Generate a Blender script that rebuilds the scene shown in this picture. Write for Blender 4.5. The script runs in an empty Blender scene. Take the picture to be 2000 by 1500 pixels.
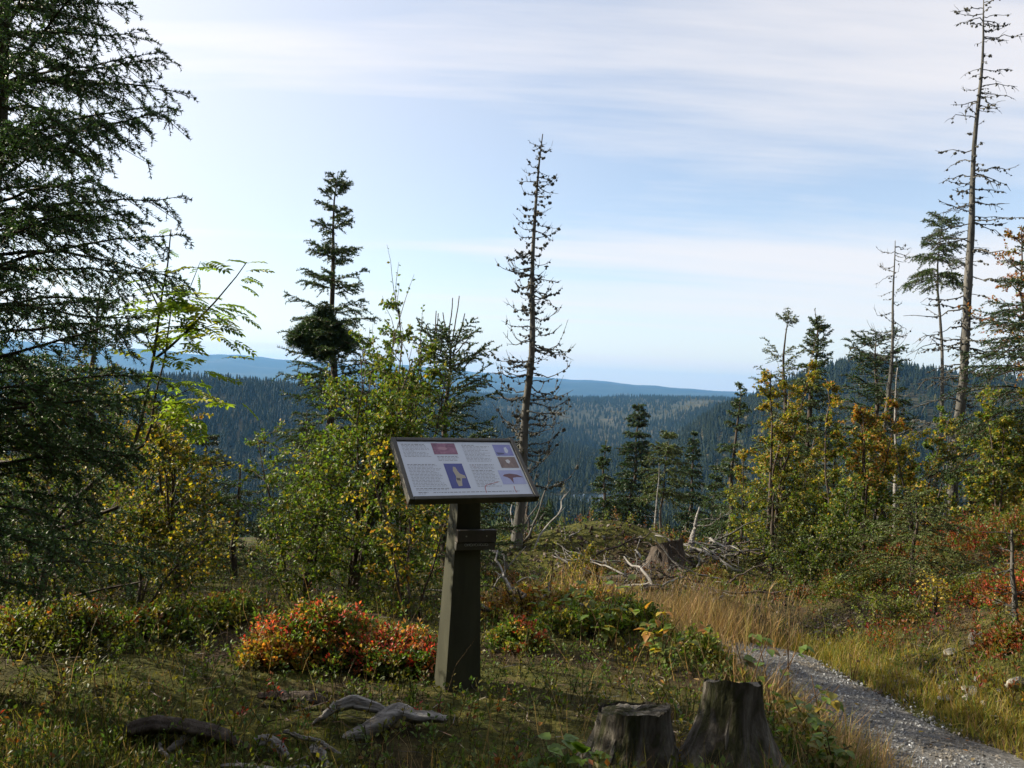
import bpy, math, numpy as np
from mathutils import Matrix, Vector
R = math.radians
rng = np.random.default_rng(11)
sc = bpy.context.scene
COL = sc.collection

# ------------------------------------------------------------------ camera, sky, sun, exposure
EYE = 1.56; FPX = 1555.0; ROLL = R(2.5)
cam = bpy.data.cameras.new('camera'); cam.lens = 28.0; cam.sensor_width = 36.0
cam.clip_start = 0.05; cam.clip_end = 30000
camo = bpy.data.objects.new('camera', cam); COL.objects.link(camo)
cR, sR = math.cos(ROLL), math.sin(ROLL)
camo.matrix_world = Matrix(((cR, -sR, 0, 0), (0, 0, -1, 0), (sR, cR, 0, EYE), (0, 0, 0, 1)))
sc.camera = camo

SUN_AZ, SUN_EL = R(-74), R(27)          # azimuth from the view direction (+Y), negative = left
w = bpy.data.worlds.new('World'); sc.world = w; w.use_nodes = True
nt = w.node_tree; nt.nodes.clear()
def N(t, kind, **kw):
    n = t.nodes.new(kind)
    for k, v in kw.items():
        if k.startswith('i_'):
            key = k[2:]; key = int(key) if key.isdigit() else key.replace('_', ' ')
            n.inputs[key].default_value = v
        else: setattr(n, k, v)
    return n
def math_n(t, op, a, b=None, clamp=False):
    n = t.nodes.new('ShaderNodeMath'); n.operation = op; n.use_clamp = clamp
    for i, v in enumerate((a, b)):
        if v is None: continue
        if isinstance(v, (int, float)): n.inputs[i].default_value = v
        else: t.links.new(v, n.inputs[i])
    return n.outputs[0]
sky = N(nt, 'ShaderNodeTexSky', sky_type='NISHITA', sun_disc=False, sun_elevation=SUN_EL, sun_rotation=SUN_AZ,
        altitude=400, air_density=1.0, dust_density=0.7, ozone_density=1.2)
tc = N(nt, 'ShaderNodeTexCoord'); sep = N(nt, 'ShaderNodeSeparateXYZ')
nt.links.new(tc.outputs['Generated'], sep.inputs[0])
zc = math_n(nt, 'ADD', math_n(nt, 'MAXIMUM', sep.outputs[2], 0.0), 0.10)
cx = math_n(nt, 'DIVIDE', sep.outputs[0], zc); cy = math_n(nt, 'DIVIDE', sep.outputs[1], zc)
cmb = N(nt, 'ShaderNodeCombineXYZ'); nt.links.new(cx, cmb.inputs[0]); nt.links.new(cy, cmb.inputs[1])
mp = N(nt, 'ShaderNodeMapping'); mp.inputs['Rotation'].default_value = (0, 0, R(-9)); mp.inputs['Scale'].default_value = (0.16, 0.62, 1)
mp.inputs['Location'].default_value = (3.35, 0.4, 0)
nt.links.new(cmb.outputs[0], mp.inputs[0])
n1 = N(nt, 'ShaderNodeTexNoise', i_Scale=1.15, i_Detail=7.0, i_Roughness=0.55, i_Distortion=0.35)
nt.links.new(mp.outputs[0], n1.inputs['Vector'])
rp = N(nt, 'ShaderNodeValToRGB'); rp.color_ramp.interpolation = 'EASE'
rp.color_ramp.elements[0].position = 0.365; rp.color_ramp.elements[0].color = (0, 0, 0, 1)
rp.color_ramp.elements[1].position = 0.60; rp.color_ramp.elements[1].color = (1, 1, 1, 1)
mp2 = N(nt, 'ShaderNodeMapping'); mp2.inputs['Rotation'].default_value = (0, 0, R(-5)); mp2.inputs['Scale'].default_value = (0.13, 1.5, 1); mp2.inputs['Location'].default_value = (1.2, 2.1, 0); nt.links.new(cmb.outputs[0], mp2.inputs[0])
n2 = N(nt, 'ShaderNodeTexNoise', i_Scale=1.6, i_Detail=8.0, i_Roughness=0.62, i_Distortion=0.2); nt.links.new(mp2.outputs[0], n2.inputs['Vector'])
nmix = math_n(nt, 'ADD', math_n(nt, 'MULTIPLY', n1.outputs[0], 0.76), math_n(nt, 'MULTIPLY', n2.outputs[0], 0.24))
nt.links.new(nmix, rp.inputs[0])
veil = math_n(nt, 'POWER', math_n(nt, 'SUBTRACT', 1.0, math_n(nt, 'MAXIMUM', sep.outputs[2], 0.0)), 9.0)
cl = math_n(nt, 'MAXIMUM', math_n(nt, 'MULTIPLY', rp.outputs[0], 0.80, True), math_n(nt, 'MULTIPLY', veil, 0.78))
# thin cloud is lit by the same sky and sun: brighter towards the sun
sd = (math.sin(SUN_AZ) * math.cos(SUN_EL), math.cos(SUN_AZ) * math.cos(SUN_EL), math.sin(SUN_EL))
dt = N(nt, 'ShaderNodeVectorMath', operation='DOT_PRODUCT'); nt.links.new(tc.outputs['Generated'], dt.inputs[0]); dt.inputs[1].default_value = sd
glow = math_n(nt, 'POWER', math_n(nt, 'MAXIMUM', dt.outputs['Value'], 0.0), 3.0)
cb = math_n(nt, 'ADD', math_n(nt, 'MULTIPLY', glow, 1.8), 4.5)
cl = math_n(nt, 'ADD', math_n(nt, 'MULTIPLY', math_n(nt, 'MAXIMUM', cl, math_n(nt, 'MULTIPLY', math_n(nt, 'POWER', math_n(nt, 'MAXIMUM', dt.outputs['Value'], 0.0), 1.6), 1.0, True)), 0.84), 0.14)      # veil of high cloud lit up towards the sun
ccol = N(nt, 'ShaderNodeVectorMath', operation='SCALE'); ccol.inputs[0].default_value = (1.10, 1.04, 1.02); nt.links.new(cb, ccol.inputs['Scale'])
mx = N(nt, 'ShaderNodeMix', data_type='RGBA'); nt.links.new(cl, mx.inputs['Factor'])
nt.links.new(sky.outputs[0], mx.inputs['A']); nt.links.new(ccol.outputs[0], mx.inputs['B'])
bg = N(nt, 'ShaderNodeBackground', i_Strength=0.102); wo = N(nt, 'ShaderNodeOutputWorld')
nt.links.new(mx.outputs['Result'], bg.inputs[0]); nt.links.new(bg.outputs[0], wo.inputs[0])

sl = bpy.data.lights.new('sun', 'SUN'); sl.energy = 4.6; sl.angle = R(0.6); sl.color = (1.0, 0.88, 0.68)
so = bpy.data.objects.new('sun', sl); COL.objects.link(so); so.location = (-40, 25, 40)
so.rotation_euler = Vector((-sd[0], -sd[1], -sd[2])).to_track_quat('-Z', 'Y').to_euler()

sc.view_settings.view_transform = 'Standard'; sc.view_settings.look = 'None'
sc.view_settings.exposure = 1.05; sc.view_settings.gamma = 1.0; sc.view_settings.use_curve_mapping = False
sc.render.engine = 'CYCLES'
cy_ = sc.cycles
cy_.use_denoising = True; cy_.max_bounces = 8; cy_.diffuse_bounces = 4; cy_.glossy_bounces = 2
cy_.transmission_bounces = 4; cy_.volume_bounces = 1; cy_.transparent_max_bounces = 8
cy_.use_adaptive_sampling = True; cy_.adaptive_threshold = 0.02
cy_.caustics_reflective = False; cy_.caustics_refractive = False

# ------------------------------------------------------------------ picture <-> place
def ray(px, py):
    u = (px - 1000) / FPX; v = (750 - py) / FPX
    return np.array([u * cR - v * sR, 1.0, u * sR + v * cR])
def at(px, py, Y):
    d = ray(px, py); return np.array([d[0] * Y, Y, EYE + d[2] * Y])
def sst(a, b, x):
    t = np.clip((x - a) / (b - a), 0, 1); return t * t * (3 - 2 * t)
_k = np.random.default_rng(5)
_dirs = [(math.cos(a), math.sin(a), p) for a, p in zip(_k.uniform(0, 6.28, 40), _k.uniform(0, 6.28, 40))]
def fbm(x, y, s, octv=4):
    o = 0; a = 1.0; i = 0
    for k in range(octv):
        for j in range(4):
            c, q, p = _dirs[(i) % 40]; i += 1
            o = o + a * np.sin((x * c + y * q) / s * (1 + .23 * j) + p + 0.8 * np.sin((x * q - y * c) / s * .7 + p))
        a *= .5; s *= .47
    return o / 5.5
# the lie of the land: front profile, valley, ridges by bearing
PR = np.array([0, 5, 8, 11, 18, 30, 60, 80, 150, 250, 400, 450])
PZ = np.array([0, 0, -.42, -.92, -2.0, -4.7, -12, -17.5, -33, -50, -62, -62.])
def bear(px): return math.atan((px - 1000) / FPX)
AZ = np.array([-3.2, -1.3, bear(0), bear(450), bear(900), bear(1060), bear(1180), bear(1280), bear(1400), bear(1560), bear(1680), bear(1900), bear(2200), 1.3, 3.2])
Z7 = np.array([-10, -8, -4, -9, -28, -54, -62.5, -57, -16, 12, 25, 15, 12, 0, -10.])          # about 700 m
Z17 = np.array([-20, -24, -32, -36, -32, -28, -25, -20, -14, -22, -34, -34, -24, -20, -20.])    # about 1700 m
ZM = np.array([60, 120, 132, 108, 82, 54, 46, 30, 16, 8, 4, 6, 24, 60, 60.])                   # about 6 km
PCX = np.array([2.9, 2.5, 2.28, 2.10, 1.95, 1.45, 0.7, -.4]); PCY = np.array([-3, 1.5, 4.2, 5.2, 6.3, 7.3, 8.6, 10.5])
PCX2 = np.array([2.9, 2.5, 2.28, 2.10, 2.05, 2.5, 3.6, 5.2, 8.]); PCY2 = np.array([-3, 1.5, 4.2, 5.2, 6.3, 8, 11, 14, 18])
PZY = np.array([-6, 1, 4, 6, 8, 11, 14]); PZZ = np.array([-.15, -.27, -.34, -.47, -.75, -1.1, -1.5])
def path_d(x, y): return x - np.interp(y, PCY, PCX)
BUMPS = [(1.55, 11.4, .62, 1.2, .62), (.15, 11.0, .22, 1.0, .9), (-2.0, 3.9, .10, .8, .35), (-1.0, 4.9, .10, .7, .5), (3.2, 10.8, .25, 1.2, .8), (-3.2, 4.6, .16, .8, .6),
         (.2, 3.0, -.06, .6, .4), (-.95, 3.45, .07, .5, .22)]
def ter(x, y):
    x = np.asarray(x, float); y = np.asarray(y, float)
    r = np.hypot(x, y) + 1e-6; az = np.arctan2(x, y)
    front = sst(-.35, .35, np.cos(az))
    z = np.interp(r, PR, PZ)
    z7 = np.interp(az, AZ, Z7); z17 = np.interp(az, AZ, Z17); zm = np.interp(az, AZ, ZM)
    f7 = sst(430, 720, r); z = z * (1 - f7) + z7 * f7
    zd = z7 - 12; f = sst(720, 1000, r); z = z * (1 - f) + np.minimum(zd, (z7 + z17) / 2) * f
    f = sst(1000, 1750, r); z = z * (1 - f) + z17 * f
    f = sst(1900, 2700, r); z = z * (1 - f) - 95 * f
    f = sst(3600, 6000, r); z = z * (1 - f) + zm * f
    z = z + fbm(x, y, 150, 4) * 9 * sst(480, 800, r) + fbm(x + 300, y, 330, 5) * 34 * sst(3000, 5200, r) * np.clip(zm / 90, .12, 1)
    z = front * z + (1 - front) * (0.3 * sst(4, 20, r) + 4 * sst(20, 300, r))
    near = 1 - sst(16, 30, r)
    # path cut into the slope, bank rising on its right
    d = path_d(x, y); zp = np.interp(y, PZY, PZZ)
    py = 1 - sst(9.5, 11.5, y)
    k = sst(-1.15, -.42, d) * (1 - sst(.42, 1.5, d) * sst(6.3, 8.5, y)) * py * np.where(d > 0, (1 - sst(13, 22, y)) * sst(-8, -2, y), 1)
    z = z * (1 - k) + zp * k
    db = x - np.interp(y, PCY2, PCX2); wb = (1 - sst(15, 24, y)) * sst(-8, -2, y)
    z = z + wb * (.50 * np.clip(db - .50, 0, 1.5) + .45 * np.clip(db - 2.0, 0, 2.6))
    for bx, by, h, rx, ry in BUMPS:
        z = z + h * np.exp(-((x - bx) / rx) ** 2 - ((y - by) / ry) ** 2)
    rough = near * (1 - .9 * np.exp(-(d / .5) ** 2) * py)
    z = z + rough * (fbm(x, y, .42, 3) * .045 + fbm(x + 9, y, 2.2, 2) * .05)
    return z
def hit(px, py, y0=1.5, y1=70):
    d = ray(px, py); Y = np.geomspace(y0, y1, 3000)
    below = (EYE + d[2] * Y) <= ter(d[0] * Y, Y)
    i = int(np.argmax(below)) if below.any() else len(Y) - 1
    Yh = Y[i]; x = d[0] * Yh
    return np.array([x, Yh, float(ter(x, Yh))])
def ground(x, y): return np.array([x, y, float(ter(x, y))])
def hitpx(px, Y):                     # foot of something standing at depth Y seen at column px
    yy = 900
    for _ in range(6):
        d = ray(px, yy); x = d[0] * Y; z = float(ter(x, Y)); v = (z - EYE) / Y; u = x / Y
        yy = 750 - FPX * (-u * sR + v * cR)
    return np.array([x, Y, z])

# ------------------------------------------------------------------ mesh helpers
def unit(v): return v / (np.linalg.norm(v, axis=-1, keepdims=True) + 1e-9)
class MB:
    """collects vertices, triangles and quads (numpy) into one mesh"""
    def __init__(s): s.V = []; s.T = []; s.Q = []; s.TM = []; s.QM = []; s.C = []; s.n = 0; s.smooth = False
    def add(s, V, T=None, Q=None, m=0, c=None):
        V = np.asarray(V, float).reshape(-1, 3)
        if T is not None and len(T): s.T.append(np.asarray(T, int).reshape(-1, 3) + s.n); s.TM.append(np.full(len(s.T[-1]), m))
        if Q is not None and len(Q): s.Q.append(np.asarray(Q, int).reshape(-1, 4) + s.n); s.QM.append(np.full(len(s.Q[-1]), m))
        s.V.append(V); s.n += len(V)
        cc = np.ones((len(V), 4))
        if c is not None: cc[:, :3] = c
        s.C.append(cc)
    def mesh(s, name, mats, smooth=False):
        me = bpy.data.meshes.new(name)
        V = np.concatenate(s.V); T = np.concatenate(s.T) if s.T else np.zeros((0, 3), int); Q = np.concatenate(s.Q) if s.Q else np.zeros((0, 4), int)
        me.vertices.add(len(V)); me.vertices.foreach_set('co', V.astype(np.float32).ravel())
        me.loops.add(T.size + Q.size); me.loops.foreach_set('vertex_index', np.concatenate([T.ravel(), Q.ravel()]).astype(np.int32))
        me.polygons.add(len(T) + len(Q))
        st = np.concatenate([np.arange(len(T)) * 3, T.size + np.arange(len(Q)) * 4]).astype(np.int32)
        me.polygons.foreach_set('loop_start', st)
        mi = np.concatenate((s.TM if s.T else []) + (s.QM if s.Q else [])) if (s.T or s.Q) else np.zeros(0)
        me.polygons.foreach_set('material_index', mi.astype(np.int32))
        me.polygons.foreach_set('use_smooth', np.full(len(T) + len(Q), bool(smooth)))
        a = me.color_attributes.new('tint', 'FLOAT_COLOR', 'POINT'); a.data.foreach_set('color', np.concatenate(s.C).astype(np.float32).ravel())
        me.update(calc_edges=True)
        for m in (mats if isinstance(mats, (list, tuple)) else [mats]): me.materials.append(m)
        return me
def obj(name, me, parent=None, loc=None):
    o = bpy.data.objects.new(name, me); COL.objects.link(o)
    if parent is not None: o.parent = parent
    if loc is not None: o.location = loc
    return o
def tag(o, label, cat, group=None):
    o['label'] = label; o['category'] = cat
    if group: o['group'] = group
    return o
def thing(name, loc, label, cat, group=None):
    o = bpy.data.objects.new(name, None); COL.objects.link(o); o.empty_display_size = .1
    o.location = tuple(float(v) for v in loc); return tag(o, label, cat, group)
def build(mb, name, mats, parent=None, org=(0, 0, 0), smooth=False):
    """world coordinates in mb, object origin at org (the parent's place)"""
    mb.V = [v - np.asarray(org, float) for v in mb.V]
    o = obj(name, mb.mesh(name, mats, smooth), parent)
    if parent is None: o.location = tuple(float(v) for v in org)
    return o
def tubes(mb, P, Rr, sides=5, m=0, c=None, noise=0.0, cap=True):
    """P (M,K,3) polylines, Rr (M,K) radii"""
    P = np.asarray(P, float); Rr = np.asarray(Rr, float)
    if P.ndim == 2: P = P[None]; Rr = Rr[None]
    M, K, _ = P.shape
    T = unit(np.gradient(P, axis=1)); ref = np.where(np.abs(T[..., 2:3]) > .9, np.array([1., 0, 0]), np.array([0, 0, 1.]))
    A = unit(np.cross(T, ref)); B = np.cross(T, A)
    a = np.arange(sides) / sides * 2 * np.pi
    rr = Rr[..., None] * np.ones(sides)
    if noise: rr = rr * (1 + noise * rng.standard_normal(rr.shape))
    V = P[:, :, None] + rr[..., None] * (A[:, :, None] * np.cos(a)[:, None] + B[:, :, None] * np.sin(a)[:, None])
    k, s = np.meshgrid(np.arange(K - 1), np.arange(sides), indexing='ij')
    s2 = (s + 1) % sides
    q = np.stack([k * sides + s, k * sides + s2, (k + 1) * sides + s2, (k + 1) * sides + s], -1).reshape(-1, 4)
    Q = (q[None] + (np.arange(M) * K * sides)[:, None, None]).reshape(-1, 4)
    if c is not None and np.ndim(c) == 2: c = np.repeat(c, K * sides, 0)
    Vf = V.reshape(-1, 3); T3 = None
    if cap:
        t = np.array([[0, i + 1, i] for i in range(1, sides - 1)]); t2 = (K - 1) * sides + t[:, ::-1]
        tt = np.concatenate([t, t2]); T3 = (tt[None] + (np.arange(M) * K * sides)[:, None, None]).reshape(-1, 3)
    mb.add(Vf, T3, Q, m, c)
def basis(d, up):
    d = unit(d); s = unit(np.cross(up, d)); n = np.cross(d, s)
    return np.stack([d, s, n], -1)                # columns
def scatter(mb, TV, TT, TQ, pos, rot, sca, m=0, c=None):
    M, n = len(pos), len(TV)
    V = np.einsum('mij,nj->mni', rot, TV) * np.asarray(sca).reshape(-1, 1, 1) + pos[:, None]
    off = (np.arange(M) * n)[:, None, None]
    T = (np.asarray(TT)[None] + off).reshape(-1, 3) if TT is not None and len(TT) else None
    Q = (np.asarray(TQ)[None] + off).reshape(-1, 4) if TQ is not None and len(TQ) else None
    mb.add(V.reshape(-1, 3), T, Q, m, np.repeat(c, n, 0) if c is not None else None)
def leaf_tpl(wd=.6, fold=.12, curl=-.08):
    V = np.array([[0, 0, 0], [.33, .5 * wd, fold], [.72, .34 * wd, fold * .7 + curl * .5], [1, 0, curl], [.72, -.34 * wd, fold * .7 + curl * .5], [.33, -.5 * wd, fold]])
    return V, None, [[0, 3, 2, 1], [0, 5, 4, 3]]
LQ = np.array([[0, 0, 0], [.5, .32, .10], [1, 0, 0], [.5, -.32, .10]])
def rdir(n): return unit(rng.standard_normal((n, 3)))
def needles(mb, P, dens, ln, wd, c, spread=.85, m=0):
    """thin needles all round the twigs P (M,K,3)"""
    M, K, _ = P.shape
    L = np.linalg.norm(np.diff(P, axis=1), axis=2).sum(1)
    cnt = np.maximum(2, (L * dens * rng.uniform(.8, 1.2, M)).astype(int)); idx = np.repeat(np.arange(M), cnt); n = len(idx)
    t = rng.uniform(.02, 1, n) * (K - 1); k = np.minimum(t.astype(int), K - 2); f = (t - k)[:, None]
    p = P[idx, k] * (1 - f) + P[idx, k + 1] * f; a = unit(P[idx, k + 1] - P[idx, k])
    r = unit(np.cross(a, rdir(n))); r[:, 2] += .15
    d = unit(a * (1 - spread * .55) + r * spread); s = unit(np.cross(d, rdir(n))) * wd * .5
    l = ln * rng.uniform(.7, 1.15, n)[:, None]
    V = np.stack([p - s, p + s, p + d * l], 1).reshape(-1, 3)
    cc = np.repeat((c if np.ndim(c) == 1 else c[idx]) * rng.uniform(.7, 1.35, n)[:, None], 3, 0)
    mb.add(V, np.arange(3 * n).reshape(-1, 3), None, m, cc)

# ------------------------------------------------------------------ materials
def new_mat(name):
    m = bpy.data.materials.new(name); m.use_nodes = True; t = m.node_tree; t.nodes.clear(); return m, t
def ramp(t, fac, stops):
    r = t.nodes.new('ShaderNodeValToRGB'); e = r.color_ramp.elements
    while len(e) < len(stops): e.new(.5)
    for el, (p, c) in zip(e, stops): el.position = p; el.color = (*c, 1)
    t.links.new(fac, r.inputs[0]); return r.outputs[0]
def noise_fac(t, scale, detail=5, rough=.6, stretch=None, dist=0, coord='Object'):
    tc = t.nodes.new('ShaderNodeTexCoord'); src = tc.outputs[coord]
    if stretch:
        mp = t.nodes.new('ShaderNodeMapping'); mp.inputs['Scale'].default_value = stretch; t.links.new(src, mp.inputs[0]); src = mp.outputs[0]
    n = t.nodes.new('ShaderNodeTexNoise'); n.inputs['Scale'].default_value = scale; n.inputs['Detail'].default_value = detail
    n.inputs['Roughness'].default_value = rough; n.inputs['Distortion'].default_value = dist
    t.links.new(src, n.inputs['Vector']); return n.outputs[0]
def surf(name, stops, scale=8, rough=.85, bump=.3, bscale=None, stretch=None, spec=.3, dist=0.3, bdist=.02):
    m, t = new_mat(name); f = noise_fac(t, scale, stretch=stretch, dist=dist)
    col = ramp(t, f, stops)
    b = t.nodes.new('ShaderNodeBsdfPrincipled'); t.links.new(col, b.inputs['Base Color']); b.inputs['Roughness'].default_value = rough
    b.inputs['Specular IOR Level'].default_value = spec
    if bump:
        g = noise_fac(t, bscale or scale * 3, 6, .65, stretch); bn = t.nodes.new('ShaderNodeBump'); bn.inputs['Strength'].default_value = bump
        bn.inputs['Distance'].default_value = bdist; t.links.new(g, bn.inputs['Height']); t.links.new(bn.outputs[0], b.inputs['Normal'])
    o = t.nodes.new('ShaderNodeOutputMaterial'); t.links.new(b.outputs[0], o.inputs[0]); return m
def leafy(name, rough=.42, trans=.42, spec=.5, tr_tint=(1.25, 1.3, .6)):
    m, t = new_mat(name); a = t.nodes.new('ShaderNodeAttribute'); a.attribute_name = 'tint'
    b = t.nodes.new('ShaderNodeBsdfPrincipled'); t.links.new(a.outputs[0], b.inputs['Base Color'])
    b.inputs['Roughness'].default_value = rough; b.inputs['Specular IOR Level'].default_value = spec
    o = t.nodes.new('ShaderNodeOutputMaterial')
    if trans:
        v = t.nodes.new('ShaderNodeVectorMath'); v.operation = 'MULTIPLY'; t.links.new(a.outputs[0], v.inputs[0]); v.inputs[1].default_value = tr_tint
        tr = t.nodes.new('ShaderNodeBsdfTranslucent'); t.links.new(v.outputs[0], tr.inputs[0])
        mx = t.nodes.new('ShaderNodeMixShader'); mx.inputs[0].default_value = trans
        t.links.new(b.outputs[0], mx.inputs[1]); t.links.new(tr.outputs[0], mx.inputs[2]); t.links.new(mx.outputs[0], o.inputs[0])
    else: t.links.new(b.outputs[0], o.inputs[0])
    return m
LEAF = leafy('leaf', .5, .48); NEEDLE = leafy('needle', .5, .22, .4, (1.1, 1.2, .6)); GRASS = leafy('grass_blade', .55, .45, .3, (1.2, 1.15, .75)); TWIG = leafy('twig', .8, 0, .2)
BARK = surf('spruce_bark', [(.3, (.035, .027, .022)), (.55, (.085, .068, .055)), (.75, (.16, .14, .12))], 9, .9, .9, 30, (1, 1, .35))
DEADBARK = surf('dead_bark', [(.3, (.05, .05, .047)), (.5, (.10, .098, .09)), (.68, (.16, .155, .145)), (.8, (.25, .245, .235))], 7, .9, .9, 22, (1, 1, .3))
BIRCHBARK = surf('birch_bark', [(.3, (.04, .03, .026)), (.55, (.09, .07, .06)), (.8, (.26, .23, .21))], 10, .75, .4, 30, (1, 1, .4))
GREYWOOD = surf('weathered_wood', [(.28, (.07, .066, .062)), (.42, (.20, .19, .178)), (.6, (.32, .31, .295)), (.78, (.50, .485, .46))], 22, .88, 1.0, 55, (.10, 1, 1), dist=.7)
LICHEN = surf('lichen', [(.3, (.035, .035, .03)), (.7, (.12, .12, .10))], 40, .95, .5, 90)
ROCK = surf('rock', [(.3, (.06, .06, .058)), (.52, (.17, .165, .155)), (.72, (.34, .32, .28))], 7, .85, .8, 24)
SLATE = surf('slate', [(.3, (.14, .135, .12)), (.55, (.28, .27, .23)), (.75, (.42, .40, .34))], 9, .8, .6, 28)
CUT = surf('cut_wood', [(.3, (.05, .047, .042)), (.5, (.13, .12, .105)), (.75, (.24, .22, .19))], 12, .85, .6, 40)

C_SPR = np.array([.038, .072, .028]); C_SPR2 = np.array([.055, .092, .030]); C_SPR3 = np.array([.085, .115, .034])
GREEN = np.array([.075, .125, .020]); LGREEN = np.array([.13, .20, .030]); YELL = np.array([.44, .33, .04]); ORNG = np.array([.44, .21, .045]); OLIV = np.array([.17, .165, .028])
RED = np.array([.42, .045, .035]); RUST = np.array([.30, .10, .03]); STRAW = np.array([.40, .28, .14]); BROWN = np.array([.09, .055, .03])
def pick(n, cols, wts, jit=.25):
    c = np.array(cols)[rng.choice(len(cols), n, p=np.array(wts) / np.sum(wts))]
    return c * rng.uniform(1 - jit, 1 + jit, (n, 1)) * rng.uniform(.9, 1.1, (n, 3))

# ------------------------------------------------------------------ the land
def ground_mat():
    m, t = new_mat('forest_floor'); L = t.links
    big = noise_fac(t, .9, 4, .6, dist=.5); fine = noise_fac(t, 14, 8, .7)
    soil = ramp(t, fine, [(.3, (.022, .016, .011)), (.5, (.06, .043, .026)), (.7, (.13, .095, .055))])
    moss = ramp(t, fine, [(.3, (.022, .026, .008)), (.52, (.075, .08, .018)), (.72, (.17, .15, .035))])
    mx = t.nodes.new('ShaderNodeMix'); mx.data_type = 'RGBA'; L.new(ramp(t, big, [(.40, (0, 0, 0)), (.54, (1, 1, 1))]), mx.inputs['Factor'])
    L.new(soil, mx.inputs['A']); L.new(moss, mx.inputs['B'])
    # beyond the clearing: heath and logged slopes, too far for single plants
    geo = t.nodes.new('ShaderNodeNewGeometry'); ln = t.nodes.new('ShaderNodeVectorMath'); ln.operation = 'LENGTH'; L.new(geo.outputs['Position'], ln.inputs[0])
    far = ramp(t, noise_fac(t, .02, 6, .65), [(.3, (.020, .024, .010)), (.5, (.042, .042, .018)), (.7, (.11, .088, .042))])
    mr = t.nodes.new('ShaderNodeMapRange'); L.new(ln.outputs['Value'], mr.inputs[0]); mr.inputs[1].default_value = 30; mr.inputs[2].default_value = 120
    m2 = t.nodes.new('ShaderNodeMix'); m2.data_type = 'RGBA'; L.new(mr.outputs[0], m2.inputs['Factor']); L.new(mx.outputs['Result'], m2.inputs['A']); L.new(far, m2.inputs['B'])
    mt = ramp(t, noise_fac(t, .0035, 7, .6), [(.35, (.012, .018, .010)), (.55, (.028, .036, .018)), (.72, (.075, .065, .035))])
    mr2 = t.nodes.new('ShaderNodeMapRange'); L.new(ln.outputs['Value'], mr2.inputs[0]); mr2.inputs[1].default_value = 2300; mr2.inputs[2].default_value = 3000
    m3 = t.nodes.new('ShaderNodeMix'); m3.data_type = 'RGBA'; L.new(mr2.outputs[0], m3.inputs['Factor']); L.new(m2.outputs['Result'], m3.inputs['A']); L.new(mt, m3.inputs['B'])
    b = t.nodes.new('ShaderNodeBsdfPrincipled'); L.new(m3.outputs['Result'], b.inputs['Base Color']); b.inputs['Roughness'].default_value = .95; b.inputs['Specular IOR Level'].default_value = .15
    bn = t.nodes.new('ShaderNodeBump'); bn.inputs['Strength'].default_value = .9; bn.inputs['Distance'].default_value = .03
    L.new(noise_fac(t, 45, 6, .7), bn.inputs['Height']); L.new(bn.outputs[0], b.inputs['Normal'])
    o = t.nodes.new('ShaderNodeOutputMaterial'); L.new(b.outputs[0], o.inputs[0]); return m
FLOOR = ground_mat()
az = np.concatenate([np.linspace(R(-46), R(46), 220), np.linspace(R(46), R(314), 56)[1:-1]]); rad = np.concatenate([[0.02], np.geomspace(.4, 7500, 300)])
AA, RR = np.meshgrid(az, rad); gx, gy = RR * np.sin(AA), RR * np.cos(AA); gz = ter(gx, gy)
na, nr = len(az), len(rad); i, j = np.meshgrid(np.arange(nr - 1), np.arange(na), indexing='ij'); j2 = (j + 1) % na
mb = MB(); mb.add(np.stack([gx, gy, gz], -1).reshape(-1, 3), None, np.stack([i * na + j, i * na + j2, (i + 1) * na + j2, (i + 1) * na + j], -1).reshape(-1, 4)[:, ::-1])
o = build(mb, 'ground', FLOOR, smooth=True); o['kind'] = 'structure'

# lake down in the valley
m, t = new_mat('lake_water'); b = N(t, 'ShaderNodeBsdfPrincipled', i_Roughness=.08); b.inputs['Base Color'].default_value = (.012, .02, .025, 1); b.inputs['IOR'].default_value = 1.33
bn = N(t, 'ShaderNodeBump', i_Strength=.15, i_Distance=.3); t.links.new(noise_fac(t, .4, 4, .6, (1, 3, 1)), bn.inputs['Height']); t.links.new(bn.outputs[0], b.inputs['Normal'])
om = N(t, 'ShaderNodeOutputMaterial'); t.links.new(b.outputs[0], om.inputs[0]); WATER = m
mb = MB(); a = np.linspace(0, 2 * np.pi, 60, endpoint=False); lc = at(1165, 990, 430)
rx = 24 * (1 + .15 * np.sin(3 * a + 1) + .1 * np.sin(5 * a)); ry = 26 * (1 + .12 * np.sin(2 * a) + .1 * np.sin(4 * a + 2))
V = np.stack([lc[0] + rx * np.cos(a), 440 + ry * np.sin(a), np.full(60, 0.)], -1); V = np.concatenate([V, [[lc[0], 440, 0]]])
mb.add(V, [[60, k, (k + 1) % 60] for k in range(60)]); LAKE_Z = float(ter(lc[0], 440)) + 1.2
lake = build(mb, 'lake', WATER); lake.location.z = LAKE_Z; lake['kind'] = 'structure'

# gravel path
GRAVEL = surf('gravel', [(.3, (.06, .058, .055)), (.5, (.13, .128, .125)), (.72, (.25, .245, .235))], 50, .9, .9, 120, None)
mb = MB(); ys = np.linspace(-4, 9.3, 120); vs = np.linspace(-1, 1, 13); G = []
for y in ys:
    xc = np.interp(y, PCY, PCX); wl = .60 + .05 * math.sin(y * 2.3) + .03 * math.sin(y * 7); wr = .50 + .05 * math.sin(y * 1.9 + 1) + .03 * math.sin(y * 6.1)
    for v in vs:
        x = xc + (v * wl if v < 0 else v * wr); G.append([x, y, float(ter(x, y)) + .014 + .03 * (1 - v * v)])
nv = len(vs); Q = [[a * nv + b_, a * nv + b_ + 1, (a + 1) * nv + b_ + 1, (a + 1) * nv + b_] for a in range(len(ys) - 1) for b_ in range(nv - 1)]
mb.add(G, None, Q); o = build(mb, 'gravel_path', GRAVEL, smooth=True); o['kind'] = 'structure'
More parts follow.
